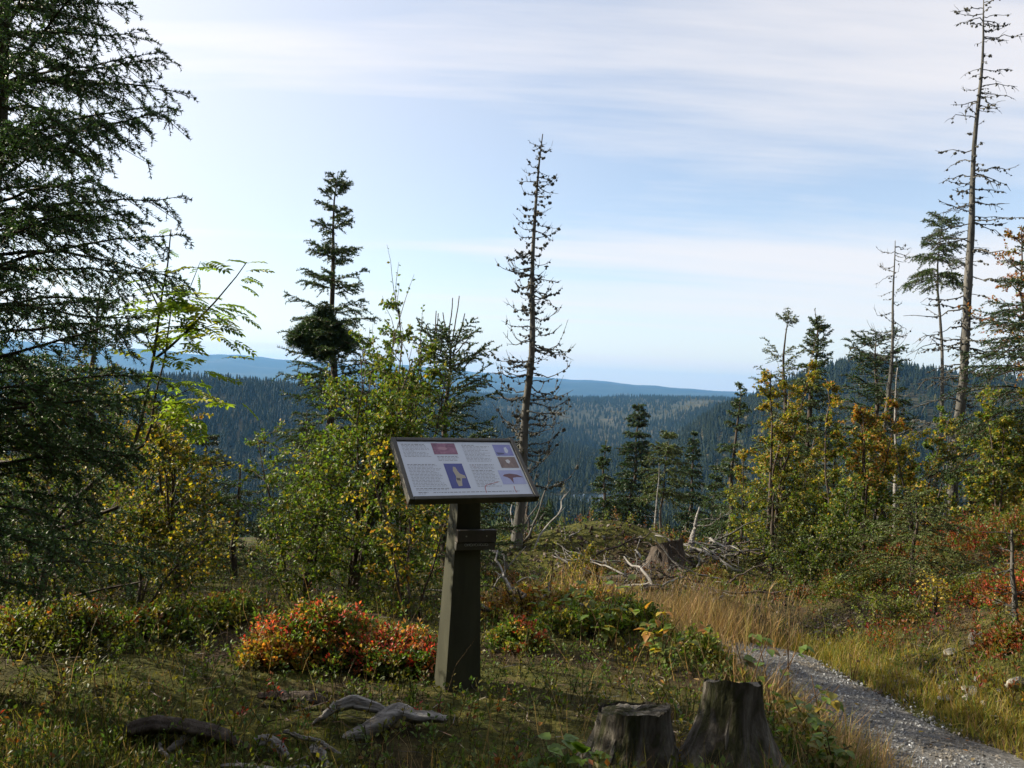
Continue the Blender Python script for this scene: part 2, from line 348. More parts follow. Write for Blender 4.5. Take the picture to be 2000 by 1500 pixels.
def path_top(x, y):
    d = path_d(x, y); return ter(x, y) + .014 + .03 * np.clip(1 - (d / .51) ** 2, 0, 1)
OCT = np.array([[1, 0, 0], [0, 1, 0], [-1, 0, 0], [0, -1, 0], [.1, .1, .7], [-.1, 0, -.7]]); OCTT = [[0, 1, 4], [1, 2, 4], [2, 3, 4], [3, 0, 4], [1, 0, 5], [2, 1, 5], [3, 2, 5], [0, 3, 5]]
n = 16000; gy_ = 2.6 + 6.0 * rng.uniform(0, 1, n) ** 1.25; gd = np.clip(rng.normal(0, .30, n), -.75, .75) + 0; gd = np.where(rng.uniform(0, 1, n) < .75, rng.uniform(-.58, .54, n), gd)
gx_ = np.interp(gy_, PCY, PCX) + gd
pos = np.stack([gx_, gy_, path_top(gx_, gy_) + .001], -1); rot = basis(rdir(n), rdir(n)) * rng.uniform(.6, 1.3, (n, 1, 3))
mb = MB(); g = rng.uniform(.55, 1.6, (n, 1)) * np.array([[.19, .20, .212]]); g[rng.uniform(0, 1, n) < .06] *= 1.8; dirt = fbm(gx_, gy_, .25, 3) > .25; g[dirt] *= np.array([.85, .74, .60])
scatter(mb, OCT, OCTT, None, pos, rot, .0032 + .0042 * rng.exponential(.75, n).clip(0, 2.4), 0, g)
STONE = leafy('gravel_stone', .8, 0, .3)
o = build(mb, 'gravel', STONE); o['kind'] = 'stuff'; tag(o, 'loose grey gravel stones covering the footpath', 'gravel')

# ------------------------------------------------------------------ far forest (one mass, too many to count)
def far_mat(name, c0, c1):
    m, t = new_mat(name); oi = t.nodes.new('ShaderNodeObjectInfo')
    b = N(t, 'ShaderNodeBsdfPrincipled', i_Roughness=.8); b.inputs['Specular IOR Level'].default_value = .2
    t.links.new(ramp(t, oi.outputs['Random'], [(0, c0), (1, c1)]), b.inputs['Base Color'])
    om = N(t, 'ShaderNodeOutputMaterial'); t.links.new(b.outputs[0], om.inputs[0]); return m
def cone_tree(layers, sides, wd, mat, name):
    mb = MB()
    tubes(mb, np.array([[0, 0, -.1], [0, 0, .5], [0, 0, .98]]), np.array([.014, .01, .002]), 4)
    for k in range(layers):
        f = k / layers; z0 = .10 + .86 * f; z1 = min(1.0, z0 + 1.9 / layers * (.9 - .4 * f) + .02); r = wd * (1 - f) ** .85 * rng.uniform(.85, 1.1) + .012
        a = np.arange(sides * 2) / (sides * 2) * 2 * np.pi + rng.uniform(0, 6)
        rr = r * np.where(np.arange(sides * 2) % 2, rng.uniform(.35, .6, sides * 2), rng.uniform(.8, 1.25, sides * 2))
        V = np.stack([rr * np.cos(a), rr * np.sin(a), np.where(np.arange(sides * 2) % 2, z0 + .035, z0 - .01)], -1)
        mb.add(np.concatenate([V, [[0, 0, z1]]]), [[q, (q + 1) % (sides * 2), sides * 2] for q in range(sides * 2)])
    return obj_unlinked(name, mb.mesh(name, mat))
def obj_unlinked(name, me): return bpy.data.objects.new(name, me)
def forest(name, pts, hts, tpl, mat, label):
    me = bpy.data.meshes.new(name); me.vertices.add(len(pts)); me.vertices.foreach_set('co', pts.astype(np.float32).ravel())
    a = me.attributes.new('hgt', 'FLOAT', 'POINT'); a.data.foreach_set('value', hts.astype(np.float32)); me.materials.append(mat)
    o = obj(name, me); o['kind'] = 'stuff'; tag(o, label, 'forest')
    g = bpy.data.node_groups.new(name, 'GeometryNodeTree'); g.interface.new_socket('Geometry', in_out='INPUT', socket_type='NodeSocketGeometry'); g.interface.new_socket('Geometry', in_out='OUTPUT', socket_type='NodeSocketGeometry')
    gi, go = g.nodes.new('NodeGroupInput'), g.nodes.new('NodeGroupOutput'); m2p = g.nodes.new('GeometryNodeMeshToPoints'); iop = g.nodes.new('GeometryNodeInstanceOnPoints')
    oi = g.nodes.new('GeometryNodeObjectInfo'); oi.inputs['Object'].default_value = tpl; oi.inputs['As Instance'].default_value = True
    na_ = g.nodes.new('GeometryNodeInputNamedAttribute'); na_.data_type = 'FLOAT'; na_.inputs['Name'].default_value = 'hgt'
    rv = g.nodes.new('FunctionNodeRandomValue'); rv.data_type = 'FLOAT_VECTOR'; rv.inputs['Min'].default_value = (-.04, -.04, 0); rv.inputs['Max'].default_value = (.04, .04, 6.28)
    g.links.new(gi.outputs[0], m2p.inputs[0]); g.links.new(m2p.outputs[0], iop.inputs['Points']); g.links.new(oi.outputs['Geometry'], iop.inputs['Instance'])
    g.links.new(na_.outputs['Attribute'], iop.inputs['Scale']); g.links.new(rv.outputs[0], iop.inputs['Rotation']); g.links.new(iop.outputs[0], go.inputs[0])
    md = o.modifiers.new('trees', 'NODES'); md.node_group = g; return o
FSPR = far_mat('far_spruce', (.006, .014, .006), (.019, .032, .011)); FYNG = far_mat('young_spruce', (.028, .055, .018), (.07, .095, .03)); FBIR = far_mat('far_birch', (.06, .07, .02), (.16, .12, .03))
tplA = cone_tree(8, 5, .21, FSPR, 'spruce_shape'); tplB = cone_tree(6, 5, .24, FYNG, 'young_spruce_shape'); tplC = cone_tree(4, 6, .26, FBIR, 'birch_shape')
def sector(r0, r1, sp, lo=-50, hi=50):
    n = int((R(hi) - R(lo)) / 2 * (r1 ** 2 - r0 ** 2) / sp ** 2)
    r = np.sqrt(rng.uniform(r0 ** 2, r1 ** 2, n)); a = rng.uniform(R(lo), R(hi), n); return r * np.sin(a), r * np.cos(a), r, a
P_, H_ = [], []
for r0, r1, sp in ((95, 300, 3.8), (300, 800, 4.4), (800, 1300, 5.8), (1300, 2600, 8.2)):
    x, y, r, a = sector(r0, r1, sp); z = ter(x, y)
    keep = (((x - lc[0]) / 29) ** 2 + ((y - 440) / 32) ** 2 > 1)
    clr = np.exp(-((a - bear(1380)) / .075) ** 2 - ((r - 1560) / 260) ** 2) + .75 * np.exp(-((a - bear(1120)) / .12) ** 2 - ((r - 1300) / 220) ** 2)   # logged slopes on the far ridge
    patch = fbm(x + 50, y, 45, 3); keep &= (rng.uniform(0, 1, len(x)) > clr * 1.05) & ((patch < .75) | (r < 330) | (rng.uniform(0, 1, len(x)) < .12))
    hh = rng.uniform(5.5, 12, len(x)) * np.clip(1 + .45 * fbm(x, y, 38, 2), .45, 1.7); hh = np.where(r < 200, hh * .6, hh)
    P_.append(np.stack([x, y, z], -1)[keep]); H_.append(hh[keep])
x, y, r, a = sector(6, 70, 2.5, 85, 275); kk = np.abs(path_d(x, y)) > 1.3; x, y = x[kk], y[kk]; P_.append(np.stack([x, y, ter(x, y)], -1)); H_.append(rng.uniform(9, 17, len(x)))      # unseen wood behind the viewpoint, added close and tall to block sky light
P_, H_ = np.concatenate(P_), np.concatenate(H_)
forest('spruce_forest', P_, H_, tplA, FSPR, 'dark spruce forest covering the valley sides and far ridges')
x, y, r, a = sector(34, 115, 2.6); keep = rng.uniform(0, 1, len(x)) < .85
hh = rng.uniform(1.6, 4.6, len(x)) * np.interp(r, [34, 80, 115], [.55, 1, 1.1])
forest('young_spruce_thicket', np.stack([x, y, ter(x, y)], -1)[keep], hh[keep], tplB, FYNG, 'light green thicket of young spruces on the slope below the clearing')
x, y, r, a = sector(60, 2000, 26); keep = (((x - lc[0]) / 29) ** 2 + ((y - 440) / 32) ** 2 > 1)
forest('far_birch_scatter', np.stack([x, y, ter(x, y)], -1)[keep], rng.uniform(4, 9, keep.sum()), tplC, FBIR, 'olive and yellow birches scattered through the far forest')

# ------------------------------------------------------------------ haze in the valley air
m, t = new_mat('haze_air'); pv = t.nodes.new('ShaderNodeVolumePrincipled'); pv.inputs['Color'].default_value = (.20, .52, 1.0, 1); pv.inputs['Density'].default_value = 1.15e-4
pv.inputs['Anisotropy'].default_value = .25; om = t.nodes.new('ShaderNodeOutputMaterial'); t.links.new(pv.outputs[0], om.inputs['Volume'])
zlo, zhi = float(gz.min()) - 1, float(max(gz.max(), 12)) + 12
bx = np.array([[x, y, z] for z in (zlo, zhi) for x, y in ((-7800, -7800), (7800, -7800), (7800, 7800), (-7800, 7800))])
mb = MB(); mb.add(bx, None, [[0, 3, 2, 1], [4, 5, 6, 7], [0, 1, 5, 4], [1, 2, 6, 5], [2, 3, 7, 6], [3, 0, 4, 7]])
o = build(mb, 'haze', m); o['kind'] = 'stuff'; tag(o, 'thin blue haze hanging in the valley air', 'haze')

# ------------------------------------------------------------------ tree builders
def polyline(p0, p1, K, wob=0.0, seed=0):
    s = np.linspace(0, 1, K)[:, None]; P = p0 * (1 - s) + p1 * s
    if wob:
        r = np.random.default_rng(seed); f = np.sin(np.pi * s)
        for k in (1, 2, 3): P[:, :2] += wob / k * np.sin(s * np.pi * k * 2 + r.uniform(0, 6, 2)) * f ** .3 * (s > 0)
    return P
def pos_on(P, t):
    x = np.clip(t, 0, 1) * (len(P) - 1); k = np.minimum(x.astype(int), len(P) - 2); f = (x - k)[:, None]; return P[k] * (1 - f) + P[k + 1] * f
def spruce(name, base, top, label, group=None, crown0=.12, Lmax=1.0, prof=lambda u: u ** .8, dz=.3, nbr=5, up=.35, droop=.55, tip=.25, ntw=9, twl=.5, dens=120, nl=.03, nw=.004,
           tr=.08, c=C_SPR, gap=None, trunk_mat=None, hang=.4, seed=1, sub=0, arc=None, jit=.3, tw0=.12, cat='tree'):
    """a spruce from foot to top: tapered trunk, whorls of branches, twigs and needles"""
    global rng
    keep_rng = rng; rng = np.random.default_rng(seed)
    if not sub: ntw = int(ntw * 1.35); dens = dens * .8; nw = nw * 2.1; twl = twl * 1.12
    base = np.asarray(base, float); top = np.asarray(top, float); H = np.linalg.norm(top - base)
    th = thing(name, base, label, cat, group)
    TP = polyline(base - np.array([0, 0, .15]), top, 14, .012 * H, seed); s = np.linspace(0, 1, 14)
    mb = MB(); tubes(mb, TP, tr * (1 - s) ** .8 + .004 + tr * .5 * np.exp(-s * 25), 8, 0, None, .05); build(mb, 'trunk', trunk_mat or BARK, th, base, True)
    hs = np.arange(crown0 * H, H * .985, dz) ; B0, D0, L0, U0 = [], [], [], []
    for h in hs:
        h = h + rng.uniform(-.3, .3) * dz
        u = 1 - (h - crown0 * H) / (H - crown0 * H); u = min(max(u, 0.02), 1)
        g = 1.0 if gap is None else gap(h / H)
        if g <= 0: continue
        n = max(1, int(round(nbr * (.6 + .4 * rng.uniform(.6, 1.3)) * (g if g < 1 else 1)))); a0 = rng.uniform(0, 6.28)
        for k in range(n):
            a = a0 + k * 6.283 / n + rng.uniform(-.35, .35)
            if arc is not None and rng.uniform() < .78: a = rng.uniform(*arc)
            B0.append(h / H); D0.append(a); L0.append((Lmax * prof(u) + .03) * rng.uniform(1 - jit, 1 + jit * .4) * min(g, 1.3)); U0.append(u)
    t0 = np.array(B0); aa = np.array(D0); L = np.array(L0)[:, None, None]; U0 = np.array(U0)[:, None, None]
    B = len(aa); K = 8; ss = np.linspace(0, 1, K)[None, :, None]
    org = pos_on(TP, np.clip(t0 + rng.uniform(-.35, .35, B) * dz / H, 0, .99) * .985 + .01)
    hd = np.stack([np.sin(aa), np.cos(aa), 0 * aa], -1)[:, None]; upv = np.array([0, 0, 1.])
    upk = (up * (.75 + .6 * (1 - U0)) + .9 * np.clip(.35 - U0, 0, 1)) * rng.uniform(.6, 1.3, (B, 1, 1)); dk = droop * (.25 + .75 * U0) * rng.uniform(.7, 1.3, (B, 1, 1))
    BP = org[:, None] + hd * L * ss * .97 + upv * L * (upk * ss - dk * ss ** 2 + tip * dk * ss ** 3)
    BP += np.cumsum(rng.normal(0, .012, BP.shape), 1) * L
    mbc = MB(); br = np.clip(tr * .11, .003, .013)
    tubes(mbc, BP, (br * (1 - ss[..., 0] * .85)) * np.clip(L[..., 0] / max(Lmax, .1), .3, 1), 4, 0, np.tile(np.array([[.05, .037, .028]]), (B, 1)), cap=False)
    # twigs on both sides of each branch, hanging a little
    f = np.linspace(tw0, .98, ntw); fi = np.tile(f, B) + rng.uniform(-.03, .03, B * ntw); bi = np.repeat(np.arange(B), ntw)
    x = np.clip(fi, 0, 1) * (K - 1); k = np.minimum(x.astype(int), K - 2); fr = (x - k)[:, None]
    p = BP[bi, k] * (1 - fr) + BP[bi, k + 1] * fr; d = unit(BP[bi, k + 1] - BP[bi, k]); side = unit(np.cross(d, upv)) * np.where(np.tile(np.arange(ntw), B) % 2, 1, -1)[:, None]
    ang = rng.uniform(.55, 1.05, len(p))[:, None]
    td = unit(d * np.cos(ang) + side * np.sin(ang) + rng.normal(0, .24, p.shape))
    tl = (L[bi, 0, 0] * twl * (1.05 - .75 * fi) * np.clip(fi * 3.2, .35, 1) * rng.uniform(.6, 1.2, len(p)) + nl)[:, None, None]
    s4 = np.linspace(0, 1, 4)[None, :, None]
    TW = p[:, None] + td[:, None] * tl * s4 - upv * tl * hang * s4 ** 2
    allT = [TW]
    if sub:
        f2 = np.tile(np.linspace(.25, .9, sub), len(TW)); ti = np.repeat(np.arange(len(TW)), sub); x = f2 * 3; k = np.minimum(x.astype(int), 2); fr = (x - k)[:, None]
        p2 = TW[ti, k] * (1 - fr) + TW[ti, k + 1] * fr; d2 = unit(TW[ti, k + 1] - TW[ti, k]); sd2 = unit(np.cross(d2, upv + rng.normal(0, .5, p2.shape))) * np.where(np.tile(np.arange(sub), len(TW)) % 2, 1, -1)[:, None]
        a2 = rng.uniform(.6, 1.0, len(p2))[:, None]; t2 = unit(d2 * np.cos(a2) + sd2 * np.sin(a2)); l2 = (tl[ti, 0, 0] * .42 * (1.1 - f2 * .6) * rng.uniform(.6, 1.2, len(p2)))[:, None, None]
        allT.append(p2[:, None] + t2[:, None] * l2 * s4 - upv * l2 * (hang * 1.4) * s4 ** 2)
    TWA = np.concatenate(allT)
    tubes(mbc, TWA[:, [0, 3]], np.full((len(TWA), 2), .0022 if sub else nw * .35) * np.array([1.2, .6]), 3, 0, np.tile(np.array([[.06, .04, .026]]), (len(TWA), 1)), cap=False)
    outer = BP[:, 2:]
    tint = c * rng.uniform(.75, 1.3, (len(TWA), 1)) * np.array([1, 1, 1.])
    needles(mbc, TWA, dens, nl, nw, tint, m=1); needles(mbc, outer, dens, nl, nw, c, m=1)
    lead = TP[-2:][None]; needles(mbc, lead, dens * .6, nl, nw, c, m=1)
    build(mbc, 'crown', [TWIG, NEEDLE], th, base); rng = keep_rng; return th
ICO = None
def blob_tpl():
    t = (1 + 5 ** .5) / 2; V = unit(np.array([[-1, t, 0], [1, t, 0], [-1, -t, 0], [1, -t, 0], [0, -1, t], [0, 1, t], [0, -1, -t], [0, 1, -t], [t, 0, -1], [t, 0, 1], [-t, 0, -1], [-t, 0, 1]], float))
    T = [[0, 11, 5], [0, 5, 1], [0, 1, 7], [0, 7, 10], [0, 10, 11], [1, 5, 9], [5, 11, 4], [11, 10, 2], [10, 7, 6], [7, 1, 8], [3, 9, 4], [3, 4, 2], [3, 2, 6], [3, 6, 8], [3, 8, 9], [4, 9, 5], [2, 4, 11], [6, 2, 10], [8, 6, 7], [9, 8, 1]]
    return V, T
BV, BT = blob_tpl()
def dead_tree(name, base, top, label, tr, Lmax, n_br, h0=.15, droop=.3, curl=.5, lichen=1.0, seed=3, prof=lambda u: .35 + .65 * u, bumps=.09, fork=3, up=.1, cat='tree', hmax=.985, bark=None, extra=None):
    """bare standing spruce: each dead branch is a part of its own"""
    global rng
    keep_rng = rng; rng = np.random.default_rng(seed)
    H = np.linalg.norm(top - base); th = thing(name, base, label, cat)
    K = 26; TP = polyline(base - np.array([0, 0, .15]), top, K, .006 * H, seed); s = np.linspace(0, 1, K)
    mb = MB(); tubes(mb, TP, (tr * (1 - s) ** .95 + .007) + tr * .5 * np.exp(-s * 22), 10, 0, None, bumps)
    n = int(90 * H / 8 * bumps / .09); q = rng.uniform(.02, .97, n); p = pos_on(TP, q); a = rng.uniform(0, 6.28, n); rr = (tr * (1 - q) ** .95 + .007)
    o_ = np.stack([np.cos(a), np.sin(a), 0 * a], -1); scatter(mb, BV * np.array([1, .8, .35]), BT, None, p + o_ * rr[:, None] * .98, basis(np.tile([0., 0, -1.], (n, 1)) + rdir(n) * .2, o_), rng.uniform(.25, .7, n) * rr * .7 + .006)
    build(mb, 'trunk', bark or DEADBARK, th, base, True)
    hs = np.sort(rng.uniform(h0, hmax, n_br)); 
    for h in hs:
        u = 1 - h; L = Lmax * prof(u) * rng.uniform(.22, 1.15) * (.35 if rng.uniform() < .25 else 1); az_ = rng.uniform(0, 6.28) if rng.uniform() < .35 else rng.choice([-1, 1]) * 1.57 + rng.normal(0, .55)
        hd = np.array([math.sin(az_), math.cos(az_), 0]); o0 = pos_on(TP, np.array([h]))[0]; ss = np.linspace(0, 1, 8)[:, None]
        uk = up * rng.uniform(-.5, 1.6); dk = droop * rng.uniform(.1, 1.6); ck = curl * rng.normal(.8, .75)
        P = o0 + hd * L * (ss - .12 * ss ** 3 * ck) + np.array([0, 0, 1.]) * L * (uk * ss - dk * np.sin(ss * 2.2) * .7 + ck * ss ** 3 * .8)
        P += np.cumsum(rng.normal(0, .034, P.shape), 0) * L; P[0] = o0
        mb = MB(); r0 = max(.004, min(tr * .17, .012 * L + .0035)); tubes(mb, P, r0 * (1 - .75 * ss[:, 0]), 5, 0)
        fk = rng.integers(1, fork + 1)
        subs = []
        for q in range(fk):
            t = rng.uniform(.3, .92); p = pos_on(P, np.array([t]))[0]; d = unit(P[min(7, int(t * 7) + 1)] - P[int(t * 7)]); l = L * rng.uniform(.15, .42) * (1.1 - t * .5)
            e = unit(d * .8 + np.cross(d, rdir(1)[0]) * .8 + np.array([0, 0, .25 * np.sign(ck)])); s5 = np.linspace(0, 1, 5)[:, None]
            S = p + e * l * s5 + np.array([0, 0, 1]) * l * .25 * s5 ** 2 * np.sign(ck) + np.cumsum(rng.normal(0, .03, (5, 3)), 0) * l; S[0] = p
            subs.append(S); tubes(mb, S, r0 * .5 * (1 - .7 * s5[:, 0]), 4, 0)
        nlc = int(lichen * L * rng.uniform(15, 55))
        if nlc > 0:
            src = [P] + subs; ps = np.array([pos_on(src[rng.integers(len(src))] if rng.uniform() < .4 else P, np.array([rng.uniform(.08, .95)]))[0] for _ in range(nlc)])
            ps[:, 2] -= rng.uniform(0, .02, nlc); scatter(mb, BV * rng.uniform(.6, 1.3, BV.shape), BT, None, ps, basis(rdir(nlc), rdir(nlc)) * rng.uniform(.35, 1.5, (nlc, 1, 3)), rng.uniform(.008, .026, nlc) * (.6 + .4 * lichen), 1)
        build(mb, 'branch', [bark or DEADBARK, LICHEN], th, base)
    if extra: extra(th, TP, base)
    rng = keep_rng; return th
def broadleaf(name, base, H, spread, label, group=None, stems=3, nb=14, ntw=7, nleaf=1500, ll=.045, cols=((GREEN, 5), (LGREEN, 2), (YELL, 1)), seed=1, tr=.02, bark=None, lw=.72, up=.9, prof=None,
              top_cols=None, lean=(0, 0), cat='tree', big=0, shoots=0, low=.05, wisp=1.0):
    """stems, side branches and twigs carrying single folded leaves"""
    global rng
    keep_rng = rng; rng = np.random.default_rng(seed); base = np.asarray(base, float); th = thing(name, base, label, cat, group)
    prof = prof or (lambda u: math.sin(min(1, (1 - u) * .85 + .15) * math.pi * .62) ** .9)
    wood = MB(); tw = []; stem_tops = []; K = 9; s = np.linspace(0, 1, K)[:, None]
    for k in range(stems):
        a = rng.uniform(0, 6.28); rr = spread * rng.uniform(.1, .75) * (stems > 1) ; h = H * (1 if k == 0 else rng.uniform(.68, .97))
        e = np.array([math.sin(a) * rr + lean[0], math.cos(a) * rr * .8 + lean[1], h]); b0 = base + np.array([math.sin(a), math.cos(a), 0]) * .06 * (stems > 1)
        P = b0 + e * np.concatenate([s ** 1.25, s ** 1.25, s], 1) + np.cumsum(rng.normal(0, .010, (K, 3)), 0) * h; P[0] = b0 - np.array([0, 0, .08])
        stem_tops.append(P); tubes(wood, P, tr * rng.uniform(.6, 1.1) * (1 - s[:, 0] * .88) + .002, 6, 0)
        n = max(3, int(nb * h / H)); hs = np.linspace(low, .97, n) + rng.uniform(-.02, .02, n)
        for q in hs:
            a2 = rng.uniform(0, 6.28); L = spread * (.85 if stems > 1 else 1.0) * prof(q) * rng.uniform(.55, 1.15) + .04; o0 = pos_on(P, np.array([q]))[0]; s6 = np.linspace(0, 1, 6)[:, None]
            d = unit(np.array([math.sin(a2), math.cos(a2), up * rng.uniform(.5, 1.4)])); Bp = o0 + d * L * s6 + np.array([0, 0, -.18 * L]) * s6 ** 2 + np.cumsum(rng.normal(0, .03, (6, 3)), 0) * L; Bp[0] = o0
            tubes(wood, Bp, max(.0025, tr * .22) * (1 - s6[:, 0] * .8) + .0008, 4, 0, cap=False); tw.append(Bp)
            for _ in range(ntw):
                t = rng.uniform(.2, 1); p = pos_on(Bp, np.array([t]))[0]; e2 = unit(d * .6 + rdir(1)[0] * .9 + np.array([0, 0, .2])); l = L * rng.uniform(.2, .5) + .03
                T = p + e2 * l * s6 + np.array([0, 0, -.2 * l]) * s6 ** 2; tw.append(T)
        tw.append(np.array([pos_on(P, np.array([v]))[0] for v in np.linspace(.35, 1, 6)]))
    shoot = []
    for k in range(shoots):           # bare-ish leading shoots sticking out on top
        q_ = stem_tops[rng.integers(len(stem_tops))]; p0 = pos_on(q_, np.array([rng.uniform(.82, .99)]))[0]; l = H * rng.uniform(.12, .30) * wisp; s6 = np.linspace(0, 1, 6)[:, None]
        S = p0 + np.array([rng.normal(0, .15), rng.normal(0, .1), 1]) * l * s6 + np.cumsum(rng.normal(0, .012, (6, 3)), 0); shoot.append(S); tubes(wood, S, .004 * (1 - .7 * s6[:, 0]), 4, 0)
    TW = np.array(tw); s3 = TW.reshape(len(TW), -1, 3)
    tubes(wood, TW[:, [0, 3, 5]], np.full((len(TW), 3), .0013) * np.linspace(1.3, .6, 3), 3, 0, cap=False)
    build(wood, 'trunk', bark or BIRCHBARK, th, base, True)
    TV, _, TQ = leaf_tpl(lw) if base[1] < 5.4 else (LQ * np.array([1, 1.15, 1]), None, [[0, 1, 2, 3]]); nleaf = int(nleaf * (3.0 if base[1] < 8 else 2.8)); ll *= .82 if base[1] < 8 else .92; n = nleaf; i = rng.integers(0, len(TW), n); t = rng.uniform(.12, 1, n) * 5; k = np.minimum(t.astype(int), 4); f = (t - k)[:, None]
    p = TW[i, k] * (1 - f) + TW[i, k + 1] * f; ax = unit(TW[i, k + 1] - TW[i, k])
    if shoot:
        SH = np.array(shoot); m_ = 9 * len(SH); i2 = rng.integers(0, len(SH), m_); t2 = rng.uniform(.0, 1, m_) * 5; k2 = np.minimum(t2.astype(int), 4); f2 = (t2 - k2)[:, None]
        p = np.concatenate([p, SH[i2, k2] * (1 - f2) + SH[i2, k2 + 1] * f2]); ax = np.concatenate([ax, unit(SH[i2, k2 + 1] - SH[i2, k2])]); n = len(p)
    d = unit(ax * .5 + rdir(n) * .9 + np.array([0, 0, -.45])); nrm = unit(rdir(n) + np.array([0, 0, .8])); rot = basis(d, nrm)
    sz = ll * rng.uniform(.6, 1.2, n); p = p + d * ll * .15
    cc = pick(n, [c for c, _ in cols], [w_ for _, w_ in cols])
    if top_cols is not None:
        hh = (p[:, 2] - base[2]) / H + .35 * fbm(p[:, 0] * 1, p[:, 2], .25 * H, 2); msk = hh > rng.uniform(.5, .85, n)
        cc[msk] = pick(msk.sum(), [c for c, _ in top_cols], [w_ for _, w_ in top_cols])
    mb = MB()
    if big:                            # the largest leaves singly, sharing a few meshes
        near = np.argsort(p[:, 1] - .6 * sz / ll)[:big * 3]; near = rng.choice(near, big, replace=False); rest = np.setdiff1d(np.arange(n), near)
    else: near, rest = [], np.arange(n)
    scatter(mb, TV, None, TQ, p[rest], rot[rest], sz[rest], 0, cc[rest]); build(mb, 'crown', LEAF, th, base)
    if big:
        kinds = []
        for kc in range(5):
            q = MB(); q.add(leaf_tpl(lw, .14, -.1)[0] * ll * (0.85 + .1 * kc), None, leaf_tpl()[2], 0, cc[near[kc]]); kinds.append(q.mesh('leaf', LEAF))
        for a in near:
            o = obj('leaf', kinds[rng.integers(5)], th); o.matrix_local = Matrix.Translation(Vector(p[a] - base)) @ Matrix(rot[a].tolist()).to_4x4()
    rng = keep_rng; return th

# ------------------------------------------------------------------ information board on its post
def boxv(c, ax, ay, az_, hx, hy, hz):
    if np.dot(np.cross(ax, ay), az_) < 0: ay = -ay
    return np.array([c + ax * sx * hx + ay * sy * hy + az_ * sz * hz for sz in (-1, 1) for sx, sy in ((-1, -1), (1, -1), (1, 1), (-1, 1))])
BQ = [[0, 3, 2, 1], [4, 5, 6, 7], [0, 1, 5, 4], [1, 2, 6, 5], [2, 3, 7, 6], [3, 0, 4, 7]]
def bevel(o, wd=.003, seg=2):
    m_ = o.modifiers.new('edge', 'BEVEL'); m_.width = wd; m_.segments = seg; m_.limit_method = 'ANGLE'; return o
def plain(name, col, rough=.5, spec=.5, coat=0):
    m, t = new_mat(name); b = N(t, 'ShaderNodeBsdfPrincipled', i_Roughness=rough); b.inputs['Base Color'].default_value = (*col, 1); b.inputs['Specular IOR Level'].default_value = spec; b.inputs['Coat Weight'].default_value = coat
    b.inputs['Coat Roughness'].default_value = .12
    om = N(t, 'ShaderNodeOutputMaterial'); t.links.new(b.outputs[0], om.inputs[0]); return m
PAINT = surf('olive_painted_wood', [(.3, (.026, .028, .017)), (.5, (.042, .044, .027)), (.75, (.066, .067, .043))], 6, .6, .35, 60, (1, 1, .25), .4, bdist=.004)
DARKWOOD = surf('dark_stained_wood', [(.3, (.035, .034, .030)), (.55, (.06, .058, .05)), (.8, (.09, .085, .075))], 9, .55, .4, 60, (1, 1, .3), .45, bdist=.003)
PLANK = surf('brown_plank', [(.3, (.05, .045, .04)), (.55, (.085, .075, .066)), (.8, (.12, .105, .09))], 8, .7, .4, 50, None, .3, bdist=.003)
ZV = np.array([0, 0, 1.])
a = R(28); e = np.array([math.cos(a), math.sin(a), 0]); nn = np.array([math.sin(a), -math.cos(a), 0])
pc = np.array([-.212, 4.05, 0]); pz = float(ter(pc[0], pc[1]))
sign = thing('information_board', (pc[0], pc[1], pz), 'slanted information board with printed sheet on a tapering dark olive post', 'sign')
S0 = np.array(sign.location); mb = MB(); zb, zt = pz - .12, 1.07
def prect(hw, hd, z, off=0): return [np.array([pc[0], pc[1], z]) + e * sx * hw + nn * (sy * hd + off) for sx, sy in ((-1, 1), (1, 1), (1, -1), (-1, -1))]
mb.add(prect(.102, .076, zb) + prect(.058, .048, zt), None, [[0, 1, 5, 4], [1, 2, 6, 5], [2, 3, 7, 6], [3, 0, 4, 7], [4, 5, 6, 7], [0, 3, 2, 1]])
bevel(build(mb, 'post', PAINT, sign, S0))
a2 = R(25); be = np.array([math.cos(a2), math.sin(a2), 0]); bh = np.array([math.sin(a2), -math.cos(a2), 0]); TI = R(37.5)
bd = bh * math.cos(TI) - ZV * math.sin(TI); bn_ = np.cross(be, -bd); bn_ = bn_ if bn_[2] > 0 else -bn_; bc = np.array([-.215, 3.95, 1.137]); BW, BL_ = .336, .214
mb = MB(); mb.add(boxv(bc - bn_ * .030, be, bd, bn_, BW - .012, BL_ - .012, .012), None, BQ); bevel(build(mb, 'backing_board', DARKWOOD, sign, S0))
for sx in (-1, 1):
    mb = MB(); mb.add(boxv(bc + be * sx * (BW - .012) - bn_ * .014, be, bd, bn_, .012, BL_, .020), None, BQ); bevel(build(mb, 'frame_rail', DARKWOOD, sign, S0), .004)
    mb = MB(); mb.add(boxv(bc + bd * sx * (BL_ - .011) - bn_ * .0145, be, bd, bn_, BW - .0245, .011, .0195), None, BQ); bevel(build(mb, 'frame_rail', DARKWOOD, sign, S0), .004)
mb = MB(); mb.add(boxv(np.array([pc[0], pc[1], 1.09]) + nn * .0, e, nn, ZV, .045, .09, .028), None, BQ); bevel(build(mb, 'mounting_block', DARKWOOD, sign, S0))
PW, PL = BW - .0255, BL_ - .0235
SHEET = plain('printed_sheet_white', (.70, .76, .86), .75, .05, .0); INK = plain('print_ink', (.12, .12, .15), .5); REDINK = plain('red_print', (.45, .12, .12), .5)
mb = MB(); mb.add(boxv(bc - bn_ * .010, be, bd, bn_, PW, PL, .006), None, BQ); sheet = build(mb, 'printed_sheet', SHEET, sign, S0)
def PP(s, t, h=.0006): return bc + be * (s * 2 - 1) * PW + bd * (t * 2 - 1) * PL + bn_ * (-.004 + h)
